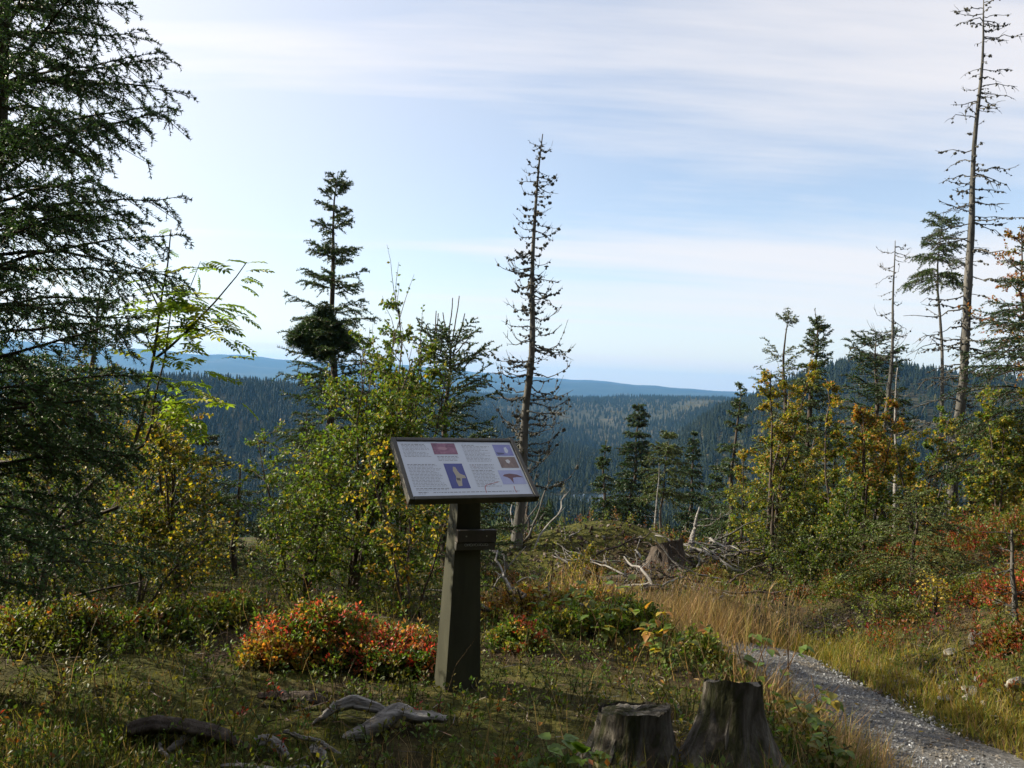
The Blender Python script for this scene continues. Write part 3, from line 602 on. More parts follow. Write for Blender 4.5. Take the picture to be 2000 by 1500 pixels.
def pic(name, s0, s1, t0, t1, stops, scale, birds=(), h=.0008):
    m = surf('print_' + name, stops, scale, .4, 0, spec=.5, dist=.8); mats = [m]; mb = MB(); mb.add([PP(s0, t0, h), PP(s1, t0, h), PP(s1, t1, h), PP(s0, t1, h)], None, [[0, 3, 2, 1]])
    for k, (poly, col) in enumerate(birds):
        mats.append(plain('print_bird', col, .45)); V = [PP(s0 + (s1 - s0) * x, t0 + (t1 - t0) * y, h + .0004 * (k + 1)) for x, y in poly]; cc = np.mean(V, 0)
        mb.add(np.concatenate([V, [cc]]), [[q, (q + 1) % len(V), len(V)] for q in range(len(V))], None, k + 1)
    build(mb, 'photo', mats, sheet, S0)
wing = [(.12, .42), (.22, .30), (.45, .25), (.75, .32), (.98, .52), (.72, .50), (.52, .55), (.46, .95), (.38, .62), (.28, .50)]
pic('heath', .283, .487, .03, .245, [(.35, (.16, .06, .12)), (.55, (.30, .13, .22)), (.75, (.45, .24, .30))], 26, [([(.2, .45), (.35, .32), (.55, .36), (.62, .5), (.5, .62), (.3, .58)], (.42, .24, .30))])
pic('perch', .33, .487, .42, .87, [(.3, (.035, .05, .24)), (.7, (.06, .08, .33))], 6, [([(.45, .13), (.58, .15), (.62, .30), (.70, .42), (.92, .50), (.95, .60), (.72, .60), (.66, .72), (.60, .90), (.40, .92), (.36, .70), (.44, .52), (.38, .30)], (.42, .38, .30)), ([(.42, .58), (.62, .60), (.60, .70), (.42, .68)], (.10, .09, .09))])
pic('sea', .823, .985, .05, .27, [(.3, (.20, .22, .52)), (.7, (.30, .33, .62))], 8, [([(.05, .70), (.45, .74), (.50, .86), (.12, .92)], (.08, .09, .2)), ([(.58, .30), (.72, .22), (.78, .55), (.66, .80), (.55, .70)], (.62, .68, .78))])
pic('field', .824, .982, .295, .505, [(.3, (.15, .10, .09)), (.7, (.26, .19, .17))], 30, [([(.38, .30), (.55, .22), (.64, .40), (.52, .62), (.40, .52)], (.62, .62, .64))])
pic('flight', .776, .985, .55, .81, [(.3, (.34, .38, .66)), (.7, (.44, .48, .72))], 6, [(wing, (.14, .06, .08))])
def text(s0, s1, t0, t1, step=.026, head=True):
    mb = MB(); t = t0; V = []
    while t < t1:
        s = s0; end = s1 - (rng.uniform(0, .04) if rng.uniform() < .8 else rng.uniform(.05, .15))
        while s < end:
            wl = rng.uniform(.010, .034); hh = step * .20 if (t > t0 or not head) else step * .34
            V.append([PP(s, t), PP(min(s + wl, end), t), PP(min(s + wl, end), t + hh), PP(s, t + hh)]); s += wl + .007
        t += step
    V = np.array(V); mb.add(V.reshape(-1, 3), None, np.arange(len(V) * 4).reshape(-1, 4)[:, ::-1]); build(mb, 'text_block', INK, sheet, S0)
for q in ((.03, .255, .05, .31), (.30, .50, .28, .38), (.03, .30, .43, .83), (.04, .33, .86, .90), (.545, .79, .06, .38), (.55, .77, .44, .52), (.55, .76, .55, .86), (.17, .97, .93, .955), (.05, .13, .925, .96)): text(*q)
for pl in ([(.57, .44), (.60, .50), (.66, .57)], [(.60, .95), (.605, .86), (.62, .82), (.68, .79), (.74, .76)], [(.86, .84), (.855, .90), (.86, .96)]):
    mb = MB(); V = [PP(x, y, .001) for x, y in pl] + [PP(x + .005, y + .006, .001) for x, y in pl]; k = len(pl); mb.add(V, None, [[i, i + k, i + k + 1, i + 1] for i in range(k - 1)]); build(mb, 'red_line', REDINK, sheet, S0)
# small plank with a chain on the front of the post
tl_ = R(-2.0); pe = e * math.cos(tl_) + ZV * math.sin(tl_); pu = np.cross(pe, -nn); pu = pu if pu[2] > 0 else -pu
pcn = np.array([pc[0], pc[1], .775]) + nn * .083 + e * .030
mb = MB(); mb.add(boxv(pcn + pu * .018, pe, nn, pu, .108, .016, .030), None, BQ); up_ = bevel(build(mb, 'upper_plank', PLANK, sign, S0))
mb = MB(); mb.add(boxv(pcn - pu * .034 - nn * .004, pe, nn, pu, .109, .012, .0195), None, BQ); lo_ = bevel(build(mb, 'lower_plank', DARKWOOD, sign, S0))
STEEL = plain('steel', (.45, .45, .44), .4); STEEL.node_tree.nodes['Principled BSDF'].inputs['Metallic'].default_value = .8
mb = MB(); tt = np.linspace(0, 2 * np.pi, 13); tubes(mb, np.stack([.0085 * np.cos(tt), np.zeros(13), .0055 * np.sin(tt)], -1), np.full(13, .0013), 5, cap=False); lk = mb.mesh('chain_link', STEEL, True)
for k in range(9):
    o = obj('chain_link', lk, lo_); p = pcn - pu * .026 + pe * (-.058 + .0142 * k) + nn * .0105 - S0; o.matrix_local = Matrix.Translation(Vector(p)) @ Matrix([[pe[i], -nn[i], pu[i]] for i in range(3)]).to_4x4() @ Matrix.Rotation(.5 if k % 2 else -.3, 4, 'X')
mb = MB(); tubes(mb, np.array([[0, 0, 0], [0, -.003, 0], [0, -.0035, 0]]), np.array([.004, .004, .002]), 8); sm = mb.mesh('screw', STEEL)
for k in (-.062, .05):
    o = obj('screw', sm, up_); o.matrix_local = Matrix.Translation(Vector(pcn + pu * .018 + pe * k + nn * .0155 - S0)) @ Matrix.Rotation(a, 4, 'Z')

# ------------------------------------------------------------------ conifers
sp0 = hitpx(-125, 3.65)
spruce('spruce_tree', sp0, sp0 + np.array([.10, .05, 5.0]), 'big dense spruce with drooping branches filling the air beside the rowan', crown0=.13, arc=(R(-10), R(190)), Lmax=.83, prof=lambda u: min(1, .50 + .75 * u) , dz=.13, nbr=5.3, up=.52, droop=.55, tip=.35, ntw=14, twl=.45, dens=330, nl=.0185, nw=.0066,
       tr=.09, c=C_SPR * 1.6, hang=.42, seed=21, sub=3, jit=.3)
b = hitpx(622, 15.5)
spruce('spruce_tree', b, at(661, 335, 15.5), 'open spruce with tiered branches and a dense round witches broom on its trunk', crown0=.10, Lmax=1.0, prof=lambda u: min(1, .16 + 1.45 * u), dz=.30, nbr=6, up=.36, droop=.55, tip=.5, ntw=11, twl=.42, dens=150, nl=.05, nw=.009,
       tr=.10, c=C_SPR2, seed=5, hang=.35)
broom = [o for o in COL.objects if o.get('label', '').startswith('open spruce')][0]
mb = MB(); bc0 = at(632, 652, 15.40)
for ox, oz, rr_ in ((.02, .40, .11), (.0, .27, .17), (-.14, .14, .20), (.13, .16, .18), (-.29, -.04, .19), (-.02, -.03, .28), (.24, -.06, .19), (-.38, -.17, .13), (-.16, -.24, .21), (.10, -.28, .19), (.33, -.20, .12), (-.02, -.42, .14), (.02, .0, .24), (-.25, .07, .12), (.28, .10, .10)):
    ox, rr_ = ox * (1.4 if oz < .1 else 1.0), rr_ * .82; n = int(7000 * rr_ ** 1.7 * 2.6); d_ = rdir(n); q = d_ * rr_ * rng.uniform(.35, 1.12, n)[:, None] * np.array([1.12, .85, .9]) * (1 + .25 * rng.normal(size=(n, 1)) * (rng.uniform(0, 1, (n, 1)) < .12)) + np.array([ox, rng.normal(0, .10), oz])
    tip_ = unit(d_ + np.array([0, 0, .3]) + rdir(n) * .4) * rng.uniform(.05, .13, n)[:, None]; TWb = (bc0 + q)[:, None] + tip_[:, None] * np.linspace(0, 1, 3)[None, :, None]; needles(mb, TWb, 90, .045, .012, C_SPR * rng.uniform(.8, 1.6), m=0)
build(mb, 'witches_broom', NEEDLE, broom, np.array(broom.location))
b = hitpx(868, 8.2)
def multi(h): return 1.0
spruce('spruce_tree', b, at(876, 640, 8.2), 'young green spruce with several upright leader shoots behind the board', crown0=.05, Lmax=.95, prof=lambda u: .25 + .75 * u ** .8, dz=.15, nbr=7, up=.5, droop=.45, tip=.5, ntw=10, twl=.42, dens=220, nl=.026, nw=.0062, tr=.05, c=C_SPR2, seed=8, hang=.2)
ysp = [o for o in COL.objects if o.get('label', '').startswith('young green spruce with several')][0]
mb = MB(); lead = []
for (x0, y0, x1, y1) in ((876, 670, 884, 582), (880, 690, 897, 578), (876, 680, 865, 610), (884, 700, 908, 612), (846, 690, 852, 607), (850, 690, 856, 612), (846, 680, 832, 634), (890, 690, 916, 660), (905, 720, 930, 690), (860, 690, 868, 640)):
    p0, p1 = at(x0, y0, 8.2), at(x1, y1, 8.2 + rng.uniform(-.1, .1)); lead.append(polyline(p0, p1, 6, .004, int(x1)))
lead = np.array(lead); tubes(mb, lead, np.full((len(lead), 6), .008) * np.linspace(1, .6, 6), 5, 0, np.tile([[.10, .075, .05]], (len(lead), 1))); needles(mb, lead, 130, .013, .004, C_SPR2, m=1, spread=.6)
build(mb, 'leader_shoots', [TWIG, NEEDLE], ysp, np.array(ysp.location))
b = hitpx(160, 9.0)
spruce('spruce_tree', b, at(197, 553, 9.0), 'slim dark spruce with stubby dense twigs standing behind the drooping boughs', crown0=.05, Lmax=.62, prof=lambda u: .28 + .72 * u, dz=.24, nbr=5, up=.6, droop=.3, ntw=8, twl=.42, dens=330, nl=.016, nw=.006, tr=.06, c=C_SPR * .8, seed=31, hang=0)
for (bx_, Y, tx, ty, L, col, lab, kw) in (
    (1512, 11.5, 1541, 612, .80, C_SPR3, 'thin open spruce with upturned tiers among the yellow birches', dict(dz=.26, nbr=5, up=.55, droop=.35, ntw=9, dens=150, nl=.03, nw=.006, tr=.05, prof=lambda u: .12 + .88 * u ** .8, gap=lambda h: 0 if .76 < h < .79 or .86 < h < .89 else 1)),
    (1570, 15.5, 1591, 603, .92, C_SPR2, 'dense pointed spruce rising close behind the thin open one', dict(dz=.24, nbr=7, up=.5, droop=.45, ntw=9, dens=150, nl=.04, nw=.009, tr=.09)),
    (1425, 19, 1443, 745, .75, C_SPR2, 'small bushy topped spruce left of the yellow birches', dict(dz=.35, nbr=6, up=.35, droop=.5, ntw=8, dens=120, nl=.05, nw=.012, tr=.07)),
    (1693, 17, 1712, 650, 1.25, C_SPR, 'broad dark spruce half hidden by the forked dead trunk', dict(dz=.30, nbr=7, up=.45, droop=.5, ntw=9, dens=120, nl=.05, nw=.011, tr=.10, prof=lambda u: .30 + .7 * u ** .7)),
    (2010, 9.5, 2040, 430, 1.15, C_SPR, 'tall dark spruce at the top of the bank with shelving boughs', dict(dz=.20, nbr=7, up=.25, droop=.45, ntw=11, dens=190, nl=.028, nw=.006, tr=.10, crown0=.2)),
    (1225, 31, 1247, 787, 1.35, C_SPR, 'tallest broad spruce on the slope beyond the mossy mound', dict(dz=.30, nbr=8, up=.25, droop=.55, ntw=8, dens=90, nl=.07, nw=.022, tr=.11, prof=lambda u: .12 + .88 * u ** .85)),
    (1172, 30, 1184, 858, .85, C_SPR2, 'narrow ragged spruce beside the tallest one on the slope', dict(dz=.34, nbr=6, up=.2, droop=.55, ntw=8, dens=90, nl=.07, nw=.022, tr=.09, jit=.6)),
    (1285, 27, 1306, 850, .95, C_SPR3, 'light green spruce with a long bare lower trunk', dict(dz=.28, nbr=7, up=.35, droop=.5, ntw=8, dens=100, nl=.06, nw=.018, tr=.06, crown0=.50, prof=lambda u: .25 + .75 * u ** .6)),
    (1338, 33, 1356, 842, 1.0, C_SPR, 'dark spruce just behind the bare trunked light green one', dict(dz=.34, nbr=7, up=.2, droop=.55, ntw=8, dens=85, nl=.07, nw=.024, tr=.10)),
    (1388, 24, 1398, 925, .95, C_SPR2, 'low dark spruce above the leaning white snag', dict(dz=.30, nbr=6, up=.25, droop=.5, ntw=8, dens=100, nl=.06, nw=.017, tr=.07)),
    (1050, 24, 1062, 985, .8, C_SPR, 'low bushy spruce behind the corner of the board', dict(dz=.28, nbr=6, up=.2, droop=.5, ntw=8, dens=100, nl=.06, nw=.016, tr=.07)),
    (935, 9.5, 938, 940, .75, C_SPR3, 'small bright spruce beside the right edge of the post', dict(dz=.22, nbr=6, up=.3, droop=.45, ntw=9, dens=140, nl=.025, nw=.006, tr=.035)),
    (1782, 7.2, 1790, 965, .70, C_SPR3 * 1.15, 'little yellowish green spruce on the bank with a bare foot', dict(dz=.09, nbr=7, up=.3, droop=.4, ntw=9, dens=330, nl=.017, nw=.004, tr=.022, crown0=.30)),
    (1505, 10.4, 1512, 960, .5, C_SPR3, 'short spruce crowded under the yellow birches beside the brush pile', dict(dz=.16, nbr=6, up=.2, droop=.45, ntw=8, dens=150, nl=.022, nw=.006, tr=.04)),
    (1940, 14.5, 1950, 850, .9, C_SPR2, 'bushy spruce on the bank behind the great dead trunk', dict(dz=.25, nbr=6, up=.2, droop=.45, ntw=9, dens=130, nl=.03, nw=.008, tr=.05)),
    (455, 7.6, 470, 905, .75, C_SPR2, 'shaggy green spruce in shade between yellow birch and green birch bush', dict(dz=.17, nbr=6, up=.15, droop=.45, ntw=9, dens=190, nl=.02, nw=.005, tr=.035)),
    (215, 5.6, 218, 1150, .55, C_SPR3, 'knee high sunlit spruce seedling under the yellow birch', dict(dz=.08, nbr=6, up=.3, droop=.4, ntw=9, dens=260, nl=.014, nw=.003, tr=.015)),
    (30, 10.0, 42, 700, 1.3, C_SPR, 'tallest of the dark spruces behind the rowan trunk', dict(dz=.22, nbr=7, up=.2, droop=.5, ntw=10, dens=130, nl=.026, nw=.007, tr=.06)),
    (118, 8.6, 128, 735, .95, C_SPR2, 'mid height spruce behind the bend of the rowan', dict(dz=.2, nbr=7, up=.2, droop=.5, ntw=10, dens=150, nl=.024, nw=.006, tr=.05)),
    (295, 9.6, 306, 770, .95, C_SPR2, 'shadowy spruce behind the rowan leaves', dict(dz=.22, nbr=7, up=.2, droop=.5, ntw=10, dens=130, nl=.026, nw=.007, tr=.05)),
    (395, 10.5, 404, 840, .9, C_SPR, 'low shadowy spruce right of the yellowing birch', dict(dz=.22, nbr=7, up=.2, droop=.5, ntw=10, dens=120, nl=.028, nw=.007, tr=.05)),
    (60, 6.6, 70, 880, 1.0, C_SPR, 'dark spruce sapling in deep shade under the drooping boughs', dict(dz=.18, nbr=6, up=.1, droop=.5, ntw=10, dens=190, nl=.018, nw=.004, tr=.04)),
    (590, 11.0, 600, 800, .9, C_SPR2, 'olive green spruce sapling in front of the broomed spruce', dict(dz=.24, nbr=6, up=.3, droop=.45, ntw=9, dens=130, nl=.03, nw=.007, tr=.045)),
):
    b = hitpx(bx_, Y); spruce('spruce_tree', b, at(tx, ty, Y), lab, Lmax=L, c=col, seed=bx_, **{'crown0': .06, 'prof': (lambda u: .05 + .95 * u ** .85), **kw})
# tufted spruce with a long bare stem
b = hitpx(1822, 16.5)
spruce('spruce_tree', b, at(1843, 413, 16.5), 'thin spruce with a bare pole stem and a small tuft of crown', crown0=.79, Lmax=.72, prof=lambda u: .2 + .8 * u ** .7, dz=.16, nbr=5, up=.35, droop=.5, ntw=9, dens=150, nl=.04, nw=.008, tr=.055, c=C_SPR2, seed=77, hang=.5, trunk_mat=DEADBARK)
# dead trees
b = hit(1008, 1068); print('DEAD', b)
dead_tree('dead_spruce', b, at(1060, 262, b[1]), 'tall bare dead spruce with upcurled lichen hung branches behind the board', .068, .82, 250, .16, .26, .40, .8, 41, lambda u: .26 + .66 * min(1, u * 1.25), .07, 5, .05)
b = hitpx(1861, 13.0)
def living(th, TP, base):
    pass
dead_tree('dead_spruce', b, at(1921, -12, b[1]), 'towering dead spruce with thick bark and drooping branches on the bank', .092, 1.15, 170, .17, .12, -.25, .7, 52, lambda u: .34 + .66 * u, .12, 5, .12)
b = hitpx(1716, 14.5)
dead_tree('dead_spruce', b, at(1748, 470, 14.5), 'slender dead spruce with pale tangled lower twigs and dark top', .055, .85, 110, .14, .25, .45, .35, 63, lambda u: .35 + .65 * u, .06, 4, .0)
b = hitpx(1744, 13.2)
dead_tree('dead_spruce', b, at(1753, 718, 13.2), 'snapped grey pole standing close beside the slender dead spruce', .038, .25, 7, .3, .1, .1, 0, 64, lambda u: .4, .05, 2, hmax=.9, bark=GREYWOOD)
b = hit(1985, 1215); print('SAP', b)
dead_tree('dead_sapling', b, at(1976, 1035, b[1]), 'short dead sapling with broken side twigs on the bank', .017, .48, 24, .25, .05, .1, 0, 65, lambda u: .8, .08, 4)
b = hit(1342, 1076); print('SNAG', b)
dead_tree('leaning_snag', b, at(1366, 990, b[1] + .3), 'leaning white snag with a broken crook above the clearing', .05, .5, 5, .4, .1, .3, 0, 66, lambda u: .8, .05, 2, bark=GREYWOOD)
b = hitpx(1276, 25)
dead_tree('dead_pole', b, at(1287, 905, 25), 'thin pale dead pole near the bare trunked light green spruce', .035, .5, 8, .2, .1, .3, 0, 67, lambda u: .6, .05, 2, bark=GREYWOOD)

# ------------------------------------------------------------------ rowan
rb = hit(60, 1250); RY = rb[1] + .1
row = thing('rowan_tree', rb, 'crooked rowan with feathery leaves leaning out from under the spruce', 'tree')
def pxl(pts, Y, K=24):
    P = np.array([at(x, y, Y + (p[0] if p else 0)) for x, y, *p in pts]); d = np.concatenate([[0], np.cumsum(np.linalg.norm(np.diff(P, axis=0), axis=1))]); s = np.linspace(0, d[-1], K)
    return np.stack([np.interp(s, d, P[:, k]) for k in range(3)], -1)
mb = MB(); st1 = pxl([(58, 1262), (72, 1190), (88, 1113), (107, 1020), (118, 996), (160, 962), (205, 925), (250, 890), (268, 850), (285, 770), (297, 700), (310, 600), (325, 520), (333, 447)], RY, 40)
st1[1:] += np.cumsum(rng.normal(0, .0015, (39, 3)), 0); tubes(mb, st1, np.interp(np.linspace(0, 1, 40), [0, .3, .45, .75, 1], [.026, .018, .011, .008, .003]), 8)
stems = [(pxl([(297, 705), (330, 680), (372, 640), (420, 590), (462, 540), (482, 512)], RY), .008), (pxl([(252, 886), (284, 868), (296, 830), (302, 780), (322, 700), (335, 600), (345, 545)], RY + .06), .008),
         (pxl([(310, 600), (290, 560), (275, 520), (272, 505)], RY + .02), .005), (pxl([(300, 690), (280, 640), (245, 602)], RY - .05), .004), (pxl([(338, 600), (372, 560), (392, 510)], RY), .004), (pxl([(350, 655), (400, 640), (470, 615)], RY - .04), .004), (pxl([(296, 800), (350, 770), (400, 745)], RY - .03), .005)]
for P, r in stems: tubes(mb, P, np.linspace(r, r * .3, len(P)), 6)
build(mb, 'trunk', BARK, row, rb, True)
mb = MB(); P = pxl([(98, 1038), (150, 1022), (190, 1006), (232, 990)], RY - .08); tubes(mb, P, np.linspace(.013, .010, len(P)), 7, noise=.05); build(mb, 'broken_limb', BARK, row, rb, True)
def pinnate(L, pairs, col):
    mb = MB(); TV, _, TQ = leaf_tpl(.42, .10, -.1); s = np.linspace(0, 1, 6)[:, None]; cur = np.array([1, 0, 0]) * L * s + np.array([0, 0, -.22 * L]) * s ** 2
    tubes(mb, cur, np.full(6, .0012), 3, 0, col * .7, cap=False); ps, ds = [], []
    for k in range(pairs):
        t = .22 + .74 * k / (pairs - 1); p = pos_on(cur, np.array([t]))[0]
        for sd_ in (-1, 1): ps.append(p); ds.append([.5, sd_ * .85, -.12])
    ps.append(cur[-1]); ds.append([1, 0, -.4]); ps = np.array(ps); ds = unit(np.array(ds, float) + rng.normal(0, .07, (len(ds), 3)))
    scatter(mb, TV, None, TQ, ps, basis(ds, np.tile([0, 0, 1.], (len(ps), 1)) + rng.normal(0, .15, (len(ps), 3))), L * .34 * rng.uniform(.8, 1.1, len(ps)), 0, col * rng.uniform(.85, 1.15, (len(ps), 1)))
    return mb.mesh('leaf', LEAF2)
LEAF2 = leafy('rowan_leaf', .5, .6, .4, (1.3, 1.3, .55))
RK = [pinnate(.14, 6, LGREEN * 1.1), pinnate(.13, 6, GREEN * 1.7), pinnate(.15, 7, np.array([.19, .27, .035])), pinnate(.14, 5, np.array([.24, .26, .035])), pinnate(.15, 6, LGREEN * 1.4)]
def put_leaf(px, py, dy, down=.35, kind=None, sc_=1.0, rights=None):
    p = at(px, py, RY + dy); dirx = rng.normal(0, 1) if rights is None else rights; d = unit(np.array([dirx, rng.normal(0, .55) - .2, -down * rng.uniform(.2, 1.4) + .35])); M3 = basis(d[None], unit(rdir(1) * .5 + ZV))[0]
    o = obj('leaf', RK[rng.integers(len(RK)) if kind is None else kind], row); o.matrix_local = Matrix.Translation(Vector(p - rb)) @ Matrix(M3.tolist()).to_4x4() @ Matrix.Scale(sc_ * rng.uniform(.75, 1.1), 4)
for k in range(96): put_leaf(rng.normal(358, 36), rng.normal(618, 50), rng.normal(0, .12))
for k in range(12): put_leaf(rng.normal(430, 25), rng.normal(625, 25), rng.normal(0, .08), .5, None, .9, .8)
for k in range(40): put_leaf(rng.normal(368, 30), rng.normal(785, 26), rng.normal(-.12, .08), .5, 2 + int(rng.integers(3)))
for px, py in ((483, 514), (480, 530), (474, 545), (468, 556), (476, 540)): put_leaf(px, py, 0, .5, 2, .75, .6)
for px, py in ((262, 605), (285, 585), (288, 545), (300, 560), (258, 612), (270, 625)): put_leaf(px, py, 0, .4, 0, .8, -.9)
for px, py in ((335, 448), (326, 470), (330, 490), (300, 498), (392, 512), (385, 530), (338, 520), (372, 545)): put_leaf(px, py, 0, .5, 1, .42)

# ------------------------------------------------------------------ birches and bushes
BG = ((GREEN, 4.5), (LGREEN, 4), (OLIV, 2.5), (YELL, .4)); BY = ((OLIV, 3), (LGREEN, 2), (YELL, 2.6), (GREEN, 2), (ORNG, .6)); BT_ = ((YELL, 2.2), (ORNG, 1.1), (OLIV, 4), (LGREEN, 1.5))
BR_ = ((OLIV * 1.15, 4), (GREEN, 1.6), (LGREEN * 1.1, 3), (YELL, 1.6))
for (px, Y, H, spd, lab, kw) in (
    (675, 6.0, 1.92, .82, 'leafy green birch bush just behind the red bilberry clump', dict(stems=7, nb=16, nleaf=6300, ll=.036, cols=BG, big=130, shoots=12, tr=.016)),
    (775, 6.5, 2.42, .50, 'green birch bush close behind the left half of the board', dict(stems=5, nb=14, nleaf=3000, ll=.038, cols=BG, big=60, shoots=14, tr=.016)),
    (585, 6.4, 1.32, .52, 'lower green birch bush on the shady side of the big bush', dict(stems=5, nb=13, nleaf=2300, ll=.036, cols=BG, big=40, shoots=2, tr=.014)),
    (800, 5.2, 1.05, .33, 'birch sapling with yellow leaves tucked beside the left edge of the board', dict(stems=3, nb=10, nleaf=650, ll=.036, cols=((YELL, 3), (GREEN, 3), (OLIV, 2), (ORNG, .6)), big=60, tr=.010)),
    (365, 5.8, 1.42, .62, 'yellowing birch in dappled light under the rowan', dict(stems=5, nb=14, nleaf=2600, ll=.036, cols=((OLIV, 3.5), (GREEN, 3), (YELL, 2.4), (ORNG, .5)), big=90, tr=.014)),
    (150, 7.0, 1.9, .85, 'shaded birch thicket filling the gap under the big spruce', dict(stems=6, nb=13, nleaf=3600, ll=.034, cols=((OLIV, 3), (GREEN, 4), (BROWN * 1.5, 1.5), (YELL, .5)), tr=.016)),
    (255, 7.6, 1.75, .60, 'rusty flecked birch behind the rowan stems', dict(stems=4, nb=12, nleaf=1700, ll=.036, cols=((OLIV, 3), (ORNG, 1.2), (GREEN, 3)), tr=.014)),
    (95, 5.1, .85, .55, 'low shaded birch scrub beside the rowan foot', dict(stems=5, nb=10, nleaf=1100, ll=.032, cols=((OLIV, 3), (GREEN, 4), (BROWN * 1.5, 1)), tr=.010)),
    (265, 5.3, .70, .50, 'low dappled birch scrub in front of the yellowing birch', dict(stems=5, nb=9, nleaf=900, ll=.032, cols=((OLIV, 4), (GREEN, 3), (YELL, 1)), tr=.010)),
    (20, 5.9, 1.3, .75, 'dim birch scrub around the foot of the big spruce', dict(stems=5, nb=12, nleaf=2200, ll=.032, cols=((OLIV, 3), (GREEN, 4), (BROWN * 1.5, 2)), tr=.012)),
    (1490, 11.0, 2.85, .50, 'tall columnar birch with yellow green leaves left of the spruce pair', dict(stems=3, nb=22, nleaf=4200, ll=.040, cols=BR_, top_cols=BT_, tr=.03, shoots=3)),
    (1575, 11.4, 1.9, .50, 'green gold birch filling the gap under the spruce pair', dict(stems=3, nb=15, nleaf=2300, ll=.040, cols=BR_, tr=.025)),
    (1452, 12.2, 2.0, .42, 'short golden green birch at the open edge of the birch row', dict(stems=3, nb=15, nleaf=1700, ll=.042, cols=BR_, top_cols=BT_, tr=.02)),
    (1545, 12.8, 2.3, .40, 'slim pale birch between the spruce pair', dict(stems=2, nb=16, nleaf=1500, ll=.044, cols=BR_, top_cols=BT_, tr=.02)),
    (1652, 12.2, 2.1, .38, 'olive birch behind the orange topped birch', dict(stems=2, nb=16, nleaf=1600, ll=.044, cols=BR_, tr=.02)),
    (1742, 11.2, 1.8, .40, 'yellow speckled birch at the foot of the snapped grey pole', dict(stems=3, nb=14, nleaf=1700, ll=.042, cols=((YELL, 3), (OLIV, 4), (LGREEN, 2)), tr=.02)),
    (1948, 9.0, 1.5, .38, 'olive green birch on the bank left of the leaning yellow green one', dict(stems=3, nb=13, nleaf=1500, ll=.04, cols=BR_, tr=.016)),
    (1612, 10.6, 2.45, .28, 'narrow birch with a tapering orange flecked tip', dict(stems=2, nb=20, nleaf=1700, ll=.042, cols=BR_, top_cols=BT_, tr=.022, shoots=2)),
    (1688, 9.8, 2.0, .40, 'birch with a fiery orange top beside the slender dead spruce', dict(stems=3, nb=17, nleaf=2800, ll=.040, cols=((GREEN, 5), (LGREEN, 2), (OLIV, 1.5)), top_cols=((ORNG, 4), (RUST * 1.2, 1), (YELL, 2), (OLIV, 3)), tr=.024)),
    (1790, 10.2, 1.55, .45, 'golden birch in front of the great dead trunk', dict(stems=3, nb=14, nleaf=1900, ll=.040, cols=((YELL, 3), (OLIV, 3), (GREEN, 3), (ORNG, .6)), tr=.02, lean=(-.1, 0))),
    (1812, 12.5, 2.1, .42, 'pale green birch rising behind the golden birch', dict(stems=2, nb=16, nleaf=1700, ll=.042, cols=((GREEN, 4), (LGREEN, 3), (OLIV, 1)), tr=.02)),
    (1905, 10.4, 1.75, .33, 'thin olive birch to the right of the great dead trunk', dict(stems=2, nb=14, nleaf=1100, ll=.042, cols=BR_, tr=.02)),
    (1995, 9.3, 2.35, .42, 'yellow green birch leaning in front of the tall bank spruce', dict(stems=3, nb=18, nleaf=2600, ll=.042, cols=((YELL, 2.5), (OLIV, 3), (LGREEN, 2)), tr=.025)),
    (1960, 10.2, 1.0, .6, 'low mixed birch scrub at the top of the bank', dict(stems=4, nb=10, nleaf=1500, ll=.04, cols=BR_, tr=.014)),
    (1112, 8.6, .66, .15, 'small yellow birch sapling standing alone in the logging debris', dict(stems=1, nb=16, nleaf=330, ll=.036, cols=((YELL, 3), (OLIV, 4), (GREEN, 2)), tr=.010, lean=(.12, 0), low=.05)),
    (1560, 8.9, .75, .42, 'low dark green bush at the turn of the path', dict(stems=5, nb=9, nleaf=1500, ll=.034, cols=((GREEN * .8, 5), (OLIV, 2)), tr=.01, cat='shrub')),
    (1640, 9.2, .95, .45, 'dark leafy bush at the foot of the orange birch', dict(stems=5, nb=9, nleaf=1700, ll=.036, cols=((GREEN, 5), (OLIV, 2), (YELL, .4)), tr=.012, cat='shrub')),
    (1835, 6.3, .28, .12, 'small golden leaved seedling below the little bank spruce', dict(stems=3, nb=7, nleaf=150, ll=.03, cols=((YELL, 4), (OLIV, 3)), tr=.006, cat='shrub')),
    (1720, 6.6, .30, .22, 'pale green bush on the lower bank above the grassy verge', dict(stems=5, nb=8, nleaf=600, ll=.026, cols=((OLIV, 4), (LGREEN, 3)), tr=.006, cat='shrub')),
):
    b = hitpx(px, Y); broadleaf('birch_tree' if kw.get('cat', 'tree') == 'tree' else 'bush', b, H, spd, lab, seed=px + int(Y * 10), **kw)
# rusty leaved birch crown reaching into the picture from the bank
b = hitpx(2035, 11.0)
broadleaf('birch_tree', b, 3.7, .95, 'old birch with sparse russet leaves reaching out over the bank', stems=2, nb=18, ntw=6, nleaf=1500, ll=.045, cols=((RUST, 3), (BROWN * 2.2, 2), (OLIV, 2), (ORNG, 1)), seed=9, tr=.05, lean=(-.25, 0), low=.45)

